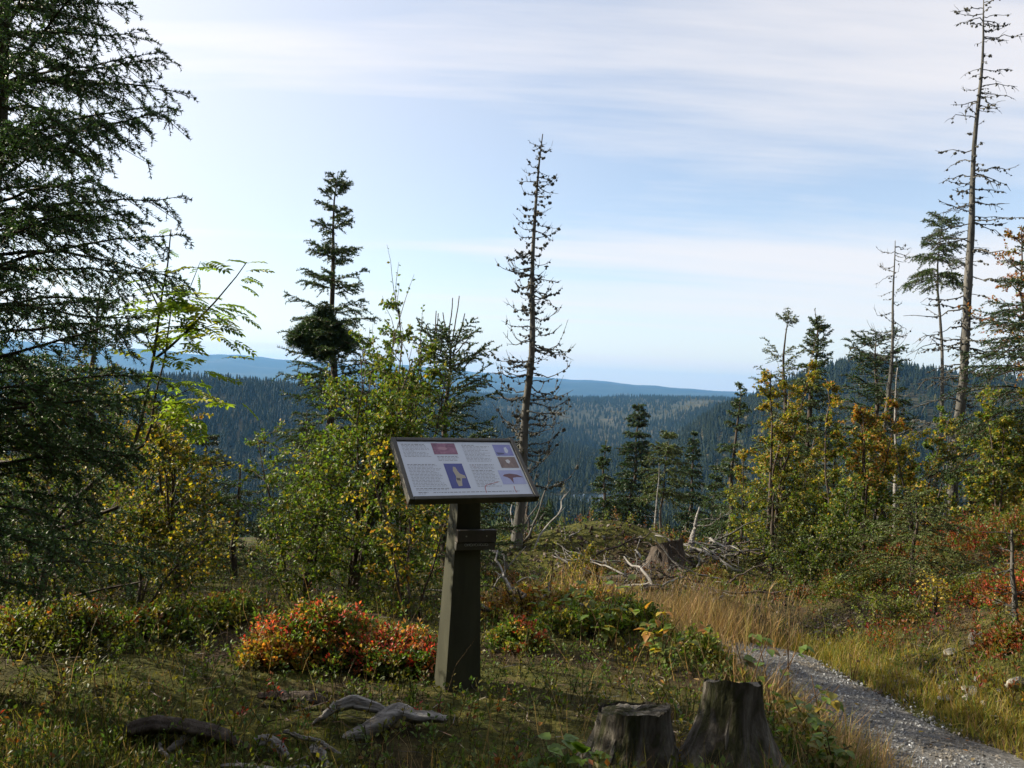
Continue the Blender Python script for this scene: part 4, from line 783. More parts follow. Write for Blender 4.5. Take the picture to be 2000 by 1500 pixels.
# ------------------------------------------------------------------ stumps, roots, rocks, branches on the ground
def stump(base, r_top, r_base, H, label, seed, slant=(0, 0), mats=None, flare=5, cut=None):
    r = np.random.default_rng(seed); th = thing('tree_stump', base, label, 'stump'); S = 80; K = 18; a = np.linspace(0, 2 * np.pi, S, endpoint=False)
    fl = sum(np.clip(np.cos(a - p), 0, 1) ** 5 * w_ for p, w_ in zip(np.linspace(0, 6.28, flare, endpoint=False) + r.uniform(-.4, .4, flare), r.uniform(.4, 1.0, flare)))
    rip = .05 * np.sin(a * 7 + 1) + .05 * np.abs(np.sin(a * 11.5 + 2)) + .03 * np.sin(a * 23) + r.normal(0, .018, S); s = np.linspace(0, 1, K); V = []
    for k in range(K):
        t = s[k]; rad_ = r_top + (r_base - r_top) * (1 - t) ** 2.2 * (.45 + .8 * fl) + r_top * rip * (1 - .75 * t ** 3); rad_ = rad_ * (1 + r.normal(0, .012, S))
        z = -.12 + (H + .12) * t + (slant[0] * np.cos(a) + slant[1] * np.sin(a)) * rad_ * t ** 2
        if k >= K - 1: z = z + .006 * np.sin(a * 3 + 1) + .004 * np.sin(a * 8) + r.uniform(-.002, .003, S)
        V.append(np.stack([base[0] + rad_ * np.cos(a), base[1] + rad_ * np.sin(a), base[2] + z], -1))
    V = np.concatenate(V); i, j = np.meshgrid(np.arange(K - 1), np.arange(S), indexing='ij'); j2 = (j + 1) % S
    mb = MB(); mb.add(V, None, np.stack([i * S + j, i * S + j2, (i + 1) * S + j2, (i + 1) * S + j], -1).reshape(-1, 4)); build(mb, 'bark', mats[0] if mats else BARK, th, base, True)
    mb = MB(); top = V[-S:]; c = top.mean(0); rings = [c + (top - c) * f * (1 - .06 * (f > .9)) + np.array([0, 0, 1]) * (-.006 + r.uniform(-.006, .004, (S, 1))) for f in (.985, .8, .55, .28)]; VV = np.concatenate(rings + [[c - np.array([0, 0, .012])]])
    Q = [[g * S + k, g * S + (k + 1) % S, (g + 1) * S + (k + 1) % S, (g + 1) * S + k] for g in range(3) for k in range(S)]; T = [[3 * S + k, 3 * S + (k + 1) % S, 4 * S] for k in range(S)]
    mb.add(VV, T, Q); build(mb, 'cut_face', cut or CUT, th, base)
    for k in range(4):                 # splinters and loose strips of bark
        an = r.uniform(3.4, 6.0); p0 = base + np.array([math.cos(an) * r_top * 1.05, math.sin(an) * r_top * 1.05, H * r.uniform(.45, .85)]); mb = MB()
        P = np.array([p0, p0 + np.array([math.cos(an) * .02, math.sin(an) * .02, -.05]), p0 + np.array([math.cos(an) * .05, math.sin(an) * .05, -.10])]); tubes(mb, P, np.array([.008, .011, .003]), 5); build(mb, 'bark_strip', CUT, th, base)
    return th
STUMPB = surf('stump_bark', [(.30, (.018, .018, .013)), (.42, (.042, .046, .018)), (.50, (.07, .062, .05)), (.62, (.15, .14, .12)), (.75, (.27, .25, .22))], 11, .9, 1.0, 34, (1, 1, .3), dist=1.0, bdist=.03)
g1 = at(1240, 1500, 3.2); b1 = ground(g1[0], 3.28); stump(b1, .145, .36, at(1235, 1384, 3.28)[2] - b1[2], 'wide low spruce stump with a rough cracked top beside the taller stump', 3, (.10, -.20), (STUMPB,), cut=STUMPB)
g2 = at(1432, 1500, 3.2); b2 = ground(g2[0], 3.25); stump(b2, .115, .40, at(1425, 1332, 3.25)[2] - b2[2], 'taller flared grey stump with a flat pale cut top', 8, (-.03, -.34), (STUMPB,), 6)
b3 = hit(968, 1118); stump(b3, .13, .19, .26, 'small square grey stump behind the post', 12, mats=(DEADBARK,))
b4 = hit(1300, 1112); stump(b4, .20, .50, .34, 'dark rotten stump at the end of the mossy mound', 15, (.3, -.3), (BARK,), cut=BARK)
b5 = hit(1975, 985); stump(b5, .17, .22, .16, 'sawn stump with a pale top high on the bank', 19, mats=(BARK,))
def root(pts, label, name='exposed_root', mat=None, twigs=0, seed=1, flat=.8, group=None):
    r = np.random.default_rng(seed); Ys = [hit(x, min(1540, y + 14 + q * 420))[1] for x, y, q in pts]; Ym = float(np.mean(Ys)); C = np.array([at(x, y, .5 * q + .5 * Ym) for (x, y, _), q in zip(pts, Ys)]); rad_ = np.array([p[2] for p in pts]) * .72
    t = np.linspace(0, len(pts) - 1, 34); k = np.minimum(t.astype(int), len(pts) - 2); f = t - k; f = (f * f * (3 - 2 * f) * .5 + f * .5)[:, None]
    P = C[k] * (1 - f) + C[k + 1] * f; P += np.cumsum(r.normal(0, .002, P.shape), 0); rr = np.interp(t, range(len(pts)), rad_)
    P[:, 2] -= rr * .75                                        # picture gives the upper edge
    NS = 30; a = np.arange(NS) / NS * 2 * np.pi; T = unit(np.gradient(P, axis=0)); A = unit(np.cross(T, ZV)); B = np.cross(A, T)
    tw_ = np.linspace(0, 1.1, 34)[:, None] * r.choice([-1, 1]); prof = 1 + .16 * np.sin(2 * a + tw_ + r.uniform(0, 6)) + .10 * np.sin(5 * a + tw_ * 2 + r.uniform(0, 6)) + .05 * np.sin(11 * a + tw_ * 2) + .06 * r.normal(size=NS); knot = 1 + .12 * np.sin(np.linspace(0, 9, 34) + r.uniform(0, 6))[:, None]
    rs = rr[:, None] * prof * knot * (1 + r.normal(0, .02, (34, NS)))
    V = P[:, None] + rs[..., None] * (A[:, None] * np.cos(a)[:, None] + B[:, None] * np.sin(a)[:, None] * flat)
    i, j = np.meshgrid(np.arange(33), np.arange(NS), indexing='ij'); j2 = (j + 1) % NS; mb = MB()
    mb.add(V.reshape(-1, 3), [[0, q + 1, q] for q in range(1, NS - 1)] + [[33 * NS, 33 * NS + q, 33 * NS + q + 1] for q in range(1, NS - 1)], np.stack([i * NS + j, (i + 1) * NS + j, (i + 1) * NS + j2, i * NS + j2], -1).reshape(-1, 4))
    o = build(mb, name, mat or GREYWOOD, None, P[17], True); return tag(o, label, 'root', group)
root([(612, 1412, .006), (636, 1396, .022), (662, 1372, .045), (700, 1368, .05), (748, 1385, .035), (775, 1396, .02)], 'pale arched root with a pointed tip in the moss', seed=2)
root([(668, 1436, .02), (700, 1416, .05), (745, 1392, .065), (778, 1374, .06), (812, 1388, .04), (850, 1392, .032), (878, 1397, .022)], 'thick grey humped root pointing at the foot of the post', seed=3)
root([(255, 1412, .05), (310, 1394, .07), (370, 1398, .06), (430, 1418, .05), (490, 1452, .02)], 'long dark half buried root in the moss on the shady side', mat=BARK, seed=4)
root([(330, 1462, .012), (362, 1434, .022), (395, 1420, .025), (412, 1418, .012)], 'slim grey root bending over the dark buried root', seed=5)
root([(500, 1440, .022), (522, 1440, .032), (545, 1456, .03), (566, 1482, .012)], 'short bone white root knuckle', seed=6)
root([(554, 1424, .012), (590, 1427, .014), (640, 1442, .014), (690, 1476, .008)], 'thin curved root between the white knuckle and the thick humped root', seed=7)
root([(438, 1489, .012), (500, 1492, .018), (570, 1494, .014), (610, 1497, .006)], 'straight grey root lying lowest in the grass', seed=8)
root([(505, 1352, .02), (560, 1354, .04), (610, 1352, .045), (650, 1362, .02)], 'brown root ridge at the edge of the red bilberries', mat=BARK, seed=9)
root([(610, 1452, .02), (630, 1458, .025), (648, 1490, .012)], 'ribbed grey root stub below the thin curved root', seed=10)
root([(310, 1450, .008), (318, 1462, .012), (326, 1474, .01)], 'tiny cut pale root end in the grass', seed=11)
def limb(pts, Y, r0, label, seed):
    P = pxl(pts, Y, 26); P[1:] += np.cumsum(np.random.default_rng(seed).normal(0, .002, (25, 3)), 0); mb = MB(); tubes(mb, P, np.linspace(r0, r0 * .35, 26), 7, noise=.05); o = build(mb, 'dead_branch', BARK, None, P[0], True); return tag(o, label, 'branch')
limb([(-60, 1222), (0, 1200), (60, 1190), (120, 1172), (200, 1152), (282, 1134)], 4.55, .014, 'long bare curved branch reaching out across the rowan foot', 1)
limb([(85, 1190), (130, 1212), (200, 1222), (258, 1226)], 4.7, .009, 'thin dark branch dipping in front of the sunlit seedling', 2)
limb([(-50, 905), (60, 900), (140, 898), (225, 905)], 5.0, .016, 'level dead bough hanging in the shade beside the rowan stem', 3)
def rock(px, py, sx, sy, sz, label, seed, mat=None, rz=0, tilt=0):
    r = np.random.default_rng(seed); import bmesh
    bm = bmesh.new(); bmesh.ops.create_icosphere(bm, subdivisions=3, radius=1); pl = [(unit(r.normal(size=3)), r.uniform(.55, .85)) for _ in range(9)]; p = hit(px, py)
    for v in bm.verts:
        c = np.array(v.co)
        for n_, d_ in pl:
            q = c @ n_ - d_
            if q > 0: c = c - n_ * q
        c = c + r.normal(0, .012, 3); v.co = c * np.array([sx, sy, sz])
    me = bpy.data.meshes.new('rock'); bm.to_mesh(me); bm.free(); me.materials.append(mat or ROCK); o = obj('rock', me, None, (p[0], p[1], p[2] + sz * .35)); o.rotation_euler = (tilt, 0, rz); return tag(o, label, 'rock')
rock(1912, 1258, .075, .06, .075, 'dark rounded boulder with a pale cap half sunk in the bank', 1)
rock(1858, 1278, .055, .04, .035, 'flat pale stone above the crumbling soil', 2, SLATE)
rock(1985, 1340, .10, .04, .05, 'pale slab jutting from the bank at the path side', 3, SLATE, .5, .5)
rock(1895, 1352, .08, .05, .025, 'thin grey slate lying flat on the verge soil', 4, SLATE, .3, .2)
rock(1888, 1368, .045, .03, .03, 'small upright slate chip below the flat slate', 5, SLATE, .8, .6)
rock(1850, 1366, .07, .04, .02, 'brown grey slate sliver near the path edge', 6, ROCK, .2)
for k, (px, py) in enumerate(((1778, 1320), (1795, 1312), (1812, 1330), (1788, 1342), (1830, 1318), (1845, 1335), (1768, 1335), (1920, 1375), (1950, 1350), (1870, 1330), (1905, 1330), (1620, 1258), (1600, 1235), (1640, 1222), (1570, 1262))):
    o = rock(px, py, rng.uniform(.015, .035), rng.uniform(.012, .025), rng.uniform(.01, .02), 'small angular stone lying in the crumbled soil of the bank', 30 + k, SLATE if k % 2 else ROCK, rng.uniform(0, 6), rng.uniform(-.3, .3)); o['group'] = 'small stones in the bank soil'
# logging debris: single weathered branches
STK = []
for k in range(9):
    mb = MB(); L = 1.0; s9 = np.linspace(0, 1, 9)[:, None]; P = np.array([1, 0, 0]) * s9 + np.cumsum(rng.normal(0, .025, (9, 3)), 0); tubes(mb, P, np.linspace(.022, .008, 9), 6, noise=.05)
    for q in range(rng.integers(1, 4)):
        t = rng.uniform(.3, .9); p = pos_on(P, np.array([t]))[0]; d = unit(np.array([.8, rng.normal(0, .8), abs(rng.normal(0, .6))])); S = p + d * rng.uniform(.15, .4) * np.linspace(0, 1, 4)[:, None]; tubes(mb, S, np.linspace(.010, .004, 4), 4)
    STK.append(mb.mesh('dead_branch', (DEADBARK, GREYWOOD, BARK)[k % 3], True))
def stick(p, L, az_, el, k):
    o = obj('dead_branch', STK[k % 9], None, p); o.rotation_euler = (rng.uniform(0, 6), -el, az_); o.scale = (L, L * rng.uniform(.8, 1.2), L * rng.uniform(.8, 1.2)); return o
for k in range(96):
    px, py = (rng.uniform(1120, 1450), rng.uniform(1095, 1175)) if k < 70 else (rng.uniform(950, 1130), rng.uniform(1165, 1225))
    p = hit(px, py); p[2] += rng.uniform(.01, .10); o = stick(p, rng.uniform(.25, .85), rng.uniform(0, 6.28), rng.normal(.08, .22), k); tag(o, 'weathered branch lying in the logging debris of the clearing', 'branch', 'branches in the logging debris')
for k in range(46):
    p = hit(rng.normal(1405, 28), rng.normal(1092, 12)); p[2] += abs(rng.normal(.10, .10)); o = stick(p, rng.uniform(.3, .75), rng.uniform(0, 6.28), rng.normal(.1, .35), k); tag(o, 'grey stick in the brush pile by the crowded spruces', 'branch', 'sticks of the brush pile')
for k in range(9):
    p = hit(rng.uniform(990, 1050), rng.uniform(1050, 1085)); o = stick(p, rng.uniform(.5, 1.0), rng.uniform(0, 3.1), rng.uniform(.3, 1.1), k); tag(o, 'pale broken branch propped round the foot of the dead spruce', 'branch', 'broken branches at the dead spruce')
for k, (x0, y0, x1, y1, Y, lab) in enumerate(((1310, 1100, 1420, 1060, 14, 'long thin fallen pole sloping up to the crowded birches'), (1170, 1142, 1300, 1136, 9.4, 'dark fallen log across the debris'), (1180, 1155, 1290, 1158, 9.0, 'mossy rotten log in front of the dark fallen log'), (1335, 1030, 1250, 1060, 22, 'bleached windfall trunk beyond the mound'))):
    p0, p1 = hit(x0, y0), hit(x1, y1); p0[2] += .05; p1[2] += .06; P = polyline(p0, p1, 12, .02, k); mb = MB(); tubes(mb, P, np.linspace(.05, .035, 12), 8, noise=.06); o = build(mb, 'fallen_log', BARK if k in (1, 2) else GREYWOOD, None, p0, True); tag(o, lab, 'log')

# ------------------------------------------------------------------ low plants
TANZ = lambda x, y: np.exp(-((x - 1.55) / .75) ** 2 - ((y - 7.4) / .75) ** 2)
def field(n, y0, y1, xl=.80):
    y = np.exp(rng.uniform(math.log(y0), math.log(y1), n)); x = rng.uniform(-xl, xl, n) * (y + .5); return x, y
def off_path(x, y, m=.50): return (np.abs(path_d(x, y)) > m) | (y > 8.8)
BARE = lambda x, y: np.exp(-((x + .85) / .95) ** 2 - ((y - 3.4) / .38) ** 2)
def free(x, y): return ((np.hypot(x - pc[0], y - pc[1]) > .13) & (np.hypot(x - b1[0], y - b1[1]) > .2) & (np.hypot(x - b2[0], y - b2[1]) > .2))
BLADE = (np.array([[0, -.5, 0], [0, .5, 0], [.10, .36, .5], [.10, -.36, .5], [.42, 0, 1.]]), [[3, 2, 4]], [[0, 1, 2, 3]])
def blades(name, x, y, h, wd, cols, wts, label, cat='grass', lean=.35, z=None, kind='stuff', tip=None):
    n = len(x); pos = np.stack([x, y, (ter(x, y) if z is None else z) - .005], -1); a = rng.uniform(0, 6.28, n); t = rng.normal(0, lean, n); up_ = unit(np.stack([np.sin(a) * np.tan(np.clip(t, -1.2, 1.2)), np.cos(a) * np.tan(np.clip(t, -1.2, 1.2)), np.ones(n)], -1))
    yaw = rng.uniform(0, 6.28, n); f = np.stack([np.cos(yaw), np.sin(yaw), 0 * yaw], -1); s_ = unit(np.cross(up_, f)); f = np.cross(s_, up_); hh = h * rng.uniform(.5, 1.25, n)
    TV = BLADE[0]; V = pos[:, None] + (f[:, None] * TV[None, :, 0:1] * rng.uniform(.2, 1.6, (n, 1, 1)) + up_[:, None] * TV[None, :, 2:3]) * hh[:, None, None] + s_[:, None] * TV[None, :, 1:2] * (wd * rng.uniform(.6, 1.3, (n, 1, 1)))
    off = (np.arange(n) * 5)[:, None, None]; mb = MB(); mb.add(V.reshape(-1, 3), (np.array(BLADE[1])[None] + off).reshape(-1, 3), (np.array(BLADE[2])[None] + off).reshape(-1, 4), 0, np.repeat(pick(n, cols, wts), 5, 0))
    o = build(mb, name, GRASS); o['kind'] = kind; return tag(o, label, cat)
def sprigs(mb, x, y, h, nl, ls, colf, wood, z=None):
    n = len(x); base = np.stack([x, y, (ter(x, y) if z is None else z)], -1); d = unit(np.stack([rng.normal(0, .35, n), rng.normal(0, .35, n), np.ones(n)], -1)); hh = h * rng.uniform(.55, 1.2, n)
    T = base[:, None] + d[:, None] * hh[:, None, None] * np.array([-.05, 1.])[None, :, None]; tubes(wood, T, np.full((n, 2), .0016), 3, 0, np.tile([[.055, .05, .02]], (n, 1)), cap=False)
    i = np.repeat(np.arange(n), nl); m_ = len(i); t = rng.uniform(.25, 1.03, m_)[:, None]; p = base[i] + d[i] * hh[i][:, None] * t; r = rdir(m_); r[:, 2] = abs(r[:, 2]) * .6; ld = unit(r + d[i] * .35); nr_ = unit(rdir(m_) * .7 + ZV)
    cs = colf(base, n); cc = cs[i] * rng.uniform(.7, 1.3, (m_, 1)); scatter(mb, LQ, None, [[0, 1, 2, 3]], p + r * .012, basis(ld, nr_), ls * rng.uniform(.6, 1.25, m_), 0, cc)
def zone_cols(b, n):
    x, y = b[:, 0], b[:, 1]; v = fbm(x, y, .5, 3) + rng.normal(0, .35, n); right = sst(.4, 1.6, path_d(x, y)); cc = pick(n, [OLIV * .75, GREEN, GREEN * 1.2], [3, 3, 2])
    red = v > (.95 - .75 * right); cc[red] = pick(red.sum(), [RUST * .8, RUST * .55, RED * .6, ORNG * .7], [4, 3, 1, 1.5]); yl = v < -.9; cc[yl] = pick(yl.sum(), [OLIV * 1.3, YELL * .5], [3, 1]); return cc
# undergrowth of dwarf shrubs
x, y = field(9000, 2.5, 15); left = path_d(x, y) < 0
bare = BARE(x, y); k = off_path(x, y, .72) & free(x, y) & (rng.uniform(0, 1, len(x)) > bare * .55) & (rng.uniform(0, 1, len(x)) > TANZ(x, y))
x, y = x[k], y[k]; mb, wd_ = MB(), MB(); sprigs(mb, x, y, .13 + .05 * (y > 6), 9, .022, zone_cols, wd_)
mb.add(np.concatenate(wd_.V), None, np.concatenate(wd_.Q), 1, np.concatenate(wd_.C)[:, :3])
o = build(mb, 'undergrowth', [LEAF, TWIG]); o['kind'] = 'stuff'; tag(o, 'low bilberry and heather undergrowth over the forest floor', 'undergrowth')
SOIL = [hit(1800, 1325), hit(1625, 1225)]
x, y = field(6200, 4.0, 13); x = np.abs(rng.uniform(1.9, 9, len(x))); k = (x - np.interp(y, PCY2, PCX2) > .75) & (np.hypot(x - SOIL[0][0], y - SOIL[0][1]) > .36) & (np.hypot(x - SOIL[1][0], y - SOIL[1][1]) > .45); x, y = x[k], y[k]; mb, wd_ = MB(), MB(); sprigs(mb, x, y, .20, 11, .026, lambda b, n: np.where((fbm(b[:, 0], b[:, 1], .6, 3) + rng.normal(0, .3, n) > .0)[:, None], pick(n, [RUST * .8, RUST * .5, RED * .55, ORNG * .6], [4, 3, 1, 1]), pick(n, [OLIV, GREEN, LGREEN * .8], [4, 3, 1])), wd_)
mb.add(np.concatenate(wd_.V), None, np.concatenate(wd_.Q), 1, np.concatenate(wd_.C)[:, :3]); o = build(mb, 'bank_undergrowth', [LEAF, TWIG]); o['kind'] = 'stuff'; tag(o, 'rust red and olive dwarf shrubs covering the bank', 'undergrowth')
CLR = np.array([1.5, 9.6]); x = rng.uniform(-4, 5.5, 3500); y = rng.uniform(8.2, 17, 3500); k = (x - np.interp(y, PCY2, PCX2) < .8) & (rng.uniform(0, 1, 3500) > 1.1 * np.exp(-((x - CLR[0]) / 1.3) ** 2 - ((y - CLR[1]) / .9) ** 2)); x, y = x[k], y[k]; mb, wd_ = MB(), MB(); sprigs(mb, x, y, .17, 9, .034, lambda b, n: np.where((fbm(b[:, 0], b[:, 1], .8, 3) + rng.normal(0, .3, n) > .2)[:, None], pick(n, [RUST * .6, BROWN * 1.8, STRAW * .5, OLIV * .8], [3, 4, 2, 3]), pick(n, [OLIV * .8, GREEN * .9, OLIV * 1.2], [4, 3, 2])), wd_)
mb.add(np.concatenate(wd_.V), None, np.concatenate(wd_.Q), 1, np.concatenate(wd_.C)[:, :3]); o = build(mb, 'clearing_undergrowth', [LEAF, TWIG]); o['kind'] = 'stuff'; tag(o, 'brown and olive heather covering the mound and the logged clearing', 'undergrowth')
# moss and short turf
x, y = field(38000, 2.4, 11); k = off_path(x, y, .60) & free(x, y); blades('turf', x[k], y[k], np.where((y[k] < 4.3) & (x[k] < .4), .022, .045), .006, [OLIV * .7, GREEN * .7, BROWN * 1.4, np.array([.17, .16, .025])], [4, 3, 3, 2], 'mossy turf and short grass over the clearing', lean=.6)
x = rng.normal(-2.25, .7, 7000); y = rng.normal(3.05, .28, 7000); blades('green_grass', x, y, .10, .005, [GREEN * 1.1, OLIV * 1.2, STRAW * .7], [4, 3, 2], 'green and straw grass tufts in the mossy hollow left of the roots', lean=.5)
# straw grass by the path bend, brown withered grass behind it, verge grass
x = rng.normal(1.5, .42, 5200); y = rng.normal(7.2, .42, 5200); blades('straw_grass', x, y, .36 + .10 * fbm(x, y, .3, 2), .006, [STRAW * 1.1, STRAW * .75, STRAW * .5, OLIV * 1.2], [4, 3, 2, 1], 'tall straw coloured grass stand at the bend of the path', lean=.28)
x = rng.normal(1.1, 1.0, 2600); y = rng.normal(8.4, .7, 2600); blades('withered_grass', x, y, .15, .010, [STRAW * .5, BROWN * 1.6, STRAW * .75, OLIV], [4, 3, 2, 1], 'brown withered grass between the straw stand and the logging debris', lean=.7)
y = np.exp(rng.uniform(math.log(3), math.log(8.5), 9000)); sd_ = rng.choice([-1, 1], 9000); x = np.interp(y, PCY, PCX) + sd_ * (.52 + np.abs(rng.normal(0, .16, 9000))); blades('verge_grass', x, y, .12, .005, [OLIV * 1.3, STRAW * .8, LGREEN * .8, np.array([.26, .21, .04])], [4, 3, 2, 3], 'yellow green grass fringing the gravel path', lean=.5)
y = rng.uniform(4.2, 7, 2600); x = np.interp(y, PCY, PCX) + .62 + np.abs(rng.normal(0, .30, 2600)); blades('bank_grass', x, y, .12, .005, [OLIV * 1.4, np.array([.30, .22, .03]), LGREEN * .8, STRAW * .7], [4, 4, 2, 2], 'golden green grass at the foot of the bank', lean=.5)
y = rng.uniform(3.3, 7.2, 5200); x = np.interp(y, PCY, PCX) - .36 - np.abs(rng.normal(0, .35, 5200)); blades('dry_verge_grass', x, y, .24, .005, [STRAW * .9, OLIV * 1.2, STRAW * .6], [4, 2, 2], 'dry leaning grass on the inner side of the path', lean=.45)
x, y = field(900, 2.5, 6); k = off_path(x, y, .6) & free(x, y); blades('seed_stalks', x[k], y[k], .30, .0028, [STRAW * .8, STRAW * .5], [2, 1], 'single thin dry grass stalks standing through the undergrowth', lean=.4)
x = rng.normal(.75, .45, 2600); y = rng.normal(2.80, .10, 2600); blades('stump_grass', x, y, .24 + .12 * fbm(x, y, .15, 2), .005, [GREEN * .9, OLIV * .8, STRAW * .5, BROWN * 1.5], [4, 3, 2, 2], 'rank grass growing up round the two stumps', lean=.6)
# fallen twigs and leaves
mb = MB(); x, y = field(2600, 2.5, 12); k = off_path(x, y, .6); x, y = x[k], y[k]; n = len(x); p = np.stack([x, y, ter(x, y) + .012], -1); a = rng.uniform(0, 6.28, n); l = rng.uniform(.04, .16, n); d = np.stack([np.cos(a), np.sin(a), rng.normal(0, .12, n)], -1)
tubes(mb, np.stack([p, p + d * l[:, None] * .5 + rng.normal(0, .008, (n, 3)), p + d * l[:, None]], 1), np.full((n, 3), .0022), 3, 0, pick(n, [np.array([.18, .16, .14]), np.array([.07, .05, .035])], [1, 1]), cap=False); o = build(mb, 'fallen_twigs', TWIG); o['kind'] = 'stuff'; tag(o, 'small fallen twigs littering the clearing floor', 'twigs')

# red autumn bilberry clump and smaller ones
def berry(px, Y, rx, ry, H, n, label, cols, seed, ls=.023):
    global rng
    kr = rng; rng = np.random.default_rng(seed); c = hitpx(px, Y); th = thing('bilberry_bush', c, label, 'shrub'); q = rng.normal(0, .45, (n, 2)); q = q[np.hypot(q[:, 0], q[:, 1]) < 1.05]; x = c[0] + q[:, 0] * rx; y = c[1] + q[:, 1] * ry; dome = np.sqrt(np.clip(1 - (q ** 2).sum(1) * .8, .05, 1)) * np.clip(.75 + .55 * fbm(x, y, .16, 2), .3, 1.5); z = ter(x, y)
    mb, wd_ = MB(), MB()
    for lo, hi in ((0, .55), (.45, 1.0)):
        sprigs(mb, x, y, H * dome * (hi - lo) * 1.1, 9, ls, lambda b, m_: cols(b, m_, (b[:, 2] - z) / H if False else np.full(m_, lo), c), wd_, z + H * dome * lo)
    build(wd_, 'stem', TWIG, th, c)['kind'] = 'stuff'; build(mb, 'crown', LEAF, th, c); rng = kr; return th
def redcols(b, m_, lo, c):
    v = fbm(b[:, 0], b[:, 1], .22, 2) + rng.normal(0, .4, m_); cc = pick(m_, [GREEN * 1.2, OLIV * 1.4, LGREEN], [3, 3, 2]); r_ = v > np.where(lo > .3, -.05, .25); cc[r_] = pick(r_.sum(), [RED, np.array([.52, .10, .07]), ORNG, RUST, np.array([.45, .24, .08])], [4, 3.5, 2.5, 1.5, 1.5]); return cc
berry(665, 4.38, .55, .26, .27, 850, 'bright red and orange bilberry clump in sunlight left of the post', redcols, 5)
berry(545, 4.22, .26, .14, .15, 260, 'orange yellow bilberry clump at the edge of the red one', lambda b, m_, lo, c: pick(m_, [ORNG, YELL * .8, RUST, OLIV * 1.2], [3, 2, 2, 2]), 6)
berry(775, 4.2, .24, .12, .14, 240, 'mixed green and red bilberries close at the foot of the post', lambda b, m_, lo, c: pick(m_, [GREEN, LGREEN * .8, RUST, RED * .7], [4, 2, 2, 1]), 7)
berry(1005, 4.7, .20, .15, .13, 150, 'bilberry tuft with crimson tips right of the post', redcols, 8)
berry(1985, 6.0, .30, .25, .22, 300, 'scarlet tipped bilberries beside the dead sapling', redcols, 9)
berry(970, 8.9, .5, .35, .22, 260, 'orange tinted bilberries in front of the small square stump', lambda b, m_, lo, c: pick(m_, [ORNG * .8, RUST, OLIV], [3, 3, 2]), 10, .03)
berry(110, 4.3, .55, .35, .25, 420, 'dim olive bilberries under the rowan foot', lambda b, m_, lo, c: pick(m_, [OLIV, GREEN, RUST * .8], [4, 3, 1]), 11)
# raspberry canes: stalk and single big leaves
def rasp_leaf(L, col):
    a = np.linspace(0, np.pi, 9); mb = MB(); ed = []
    for sd_ in (1, -1):
        xs = np.linspace(0, 1, 9); wv = .33 * np.sin(xs ** .75 * np.pi) * (1 + .10 * np.where(np.arange(9) % 2, 1, -1)); ed.append(np.stack([xs, sd_ * wv, .10 * np.abs(wv) / .33 - .25 * xs ** 2], -1))
    mid = np.stack([np.linspace(0, 1, 9), 0 * a, -.25 * np.linspace(0, 1, 9) ** 2], -1); V = np.concatenate([mid, ed[0], ed[1]]) * L
    mb.add(V, None, [[k, k + 1, 9 + k + 1, 9 + k] for k in range(8)] + [[k + 1, k, 18 + k, 18 + k + 1] for k in range(8)], 0, col); return mb.mesh('leaf', LEAF, True)
def canes(name, px, Y, nst, H, spd, nleaf, ll, cols, label, seed, cat='shrub', dry=0):
    global rng
    kr = rng; rng = np.random.default_rng(seed); c = hitpx(px, Y); th = thing(name, c, label, cat); LK = [rasp_leaf(ll * f, q) for f in (.75, 1.0, 1.2) for q in cols]; lf = []
    for k in range(nst):
        a = rng.uniform(0, 6.28); s_ = np.linspace(0, 1, 8)[:, None]; h = H * rng.uniform(.6, 1.1); P = c + np.array([math.sin(a) * spd, math.cos(a) * spd * .7, h]) * np.concatenate([s_ ** 1.6, s_ ** 1.6, s_], 1) * np.array([rng.uniform(.3, 1), rng.uniform(.3, 1), 1]) + np.array([rng.normal(0, spd * .25), rng.normal(0, spd * .2), -.02])
        mb = MB(); tubes(mb, P, np.linspace(.0045, .0018, 8), 5, 0, np.array([[.10, .06, .03]])); build(mb, 'stem', TWIG, th, c)
        for q in range(nleaf):
            t = rng.uniform(.22, 1); p = pos_on(P, np.array([t]))[0]; d = unit(np.array([rng.normal(), rng.normal(), rng.normal(-.05, .35)])); pt = p + d * ll * .5
            for dd in (d, unit(d + np.cross(d, ZV) * 1.1), unit(d - np.cross(d, ZV) * 1.1)) if rng.uniform() < .6 else (d,):
                o = obj('leaf', LK[rng.integers(len(LK))], th); o.matrix_local = Matrix.Translation(Vector(pt - c)) @ Matrix(basis(dd[None], unit(ZV[None] + rdir(1) * .45))[0].tolist()).to_4x4()
    rng = kr; return th
LC = [LGREEN, GREEN * 1.6, np.array([.16, .20, .035])]
canes('raspberry_bush', 1170, 4.9, 7, .42, .36, 7, .062, LC + [YELL * .6], 'sunlit raspberry bush with pale green leaves behind the low stump', 1)
canes('raspberry_bush', 1265, 4.5, 5, .34, .26, 6, .060, LC + [YELL, ORNG * .8], 'raspberry canes with yellow and orange leaves between the two stumps', 2)
canes('raspberry_bush', 1085, 5.3, 5, .36, .30, 6, .055, [OLIV * 1.3, LGREEN, GREEN * 1.4], 'olive raspberry tangle right of the post', 3)
canes('raspberry_plant', 1300, 2.72, 4, .30, .16, 6, .062, [GREEN * 1.1, GREEN * 1.5], 'dark raspberry shoot in front of the gap between the stumps', 16)
canes('raspberry_plant', 1420, 2.7, 3, .28, .14, 6, .055, [GREEN * 1.2, OLIV], 'dim raspberry shoot hiding the base of the taller stump', 17)
canes('raspberry_plant', 1120, 2.95, 5, .30, .18, 7, .068, [GREEN * 1.3, GREEN * 1.7], 'shaded raspberry plant in front of the low stump', 4)
canes('raspberry_plant', 1030, 3.0, 2, .12, .10, 5, .055, [GREEN * 1.4, LGREEN], 'small shaded raspberry sprout left of the low stump', 5)
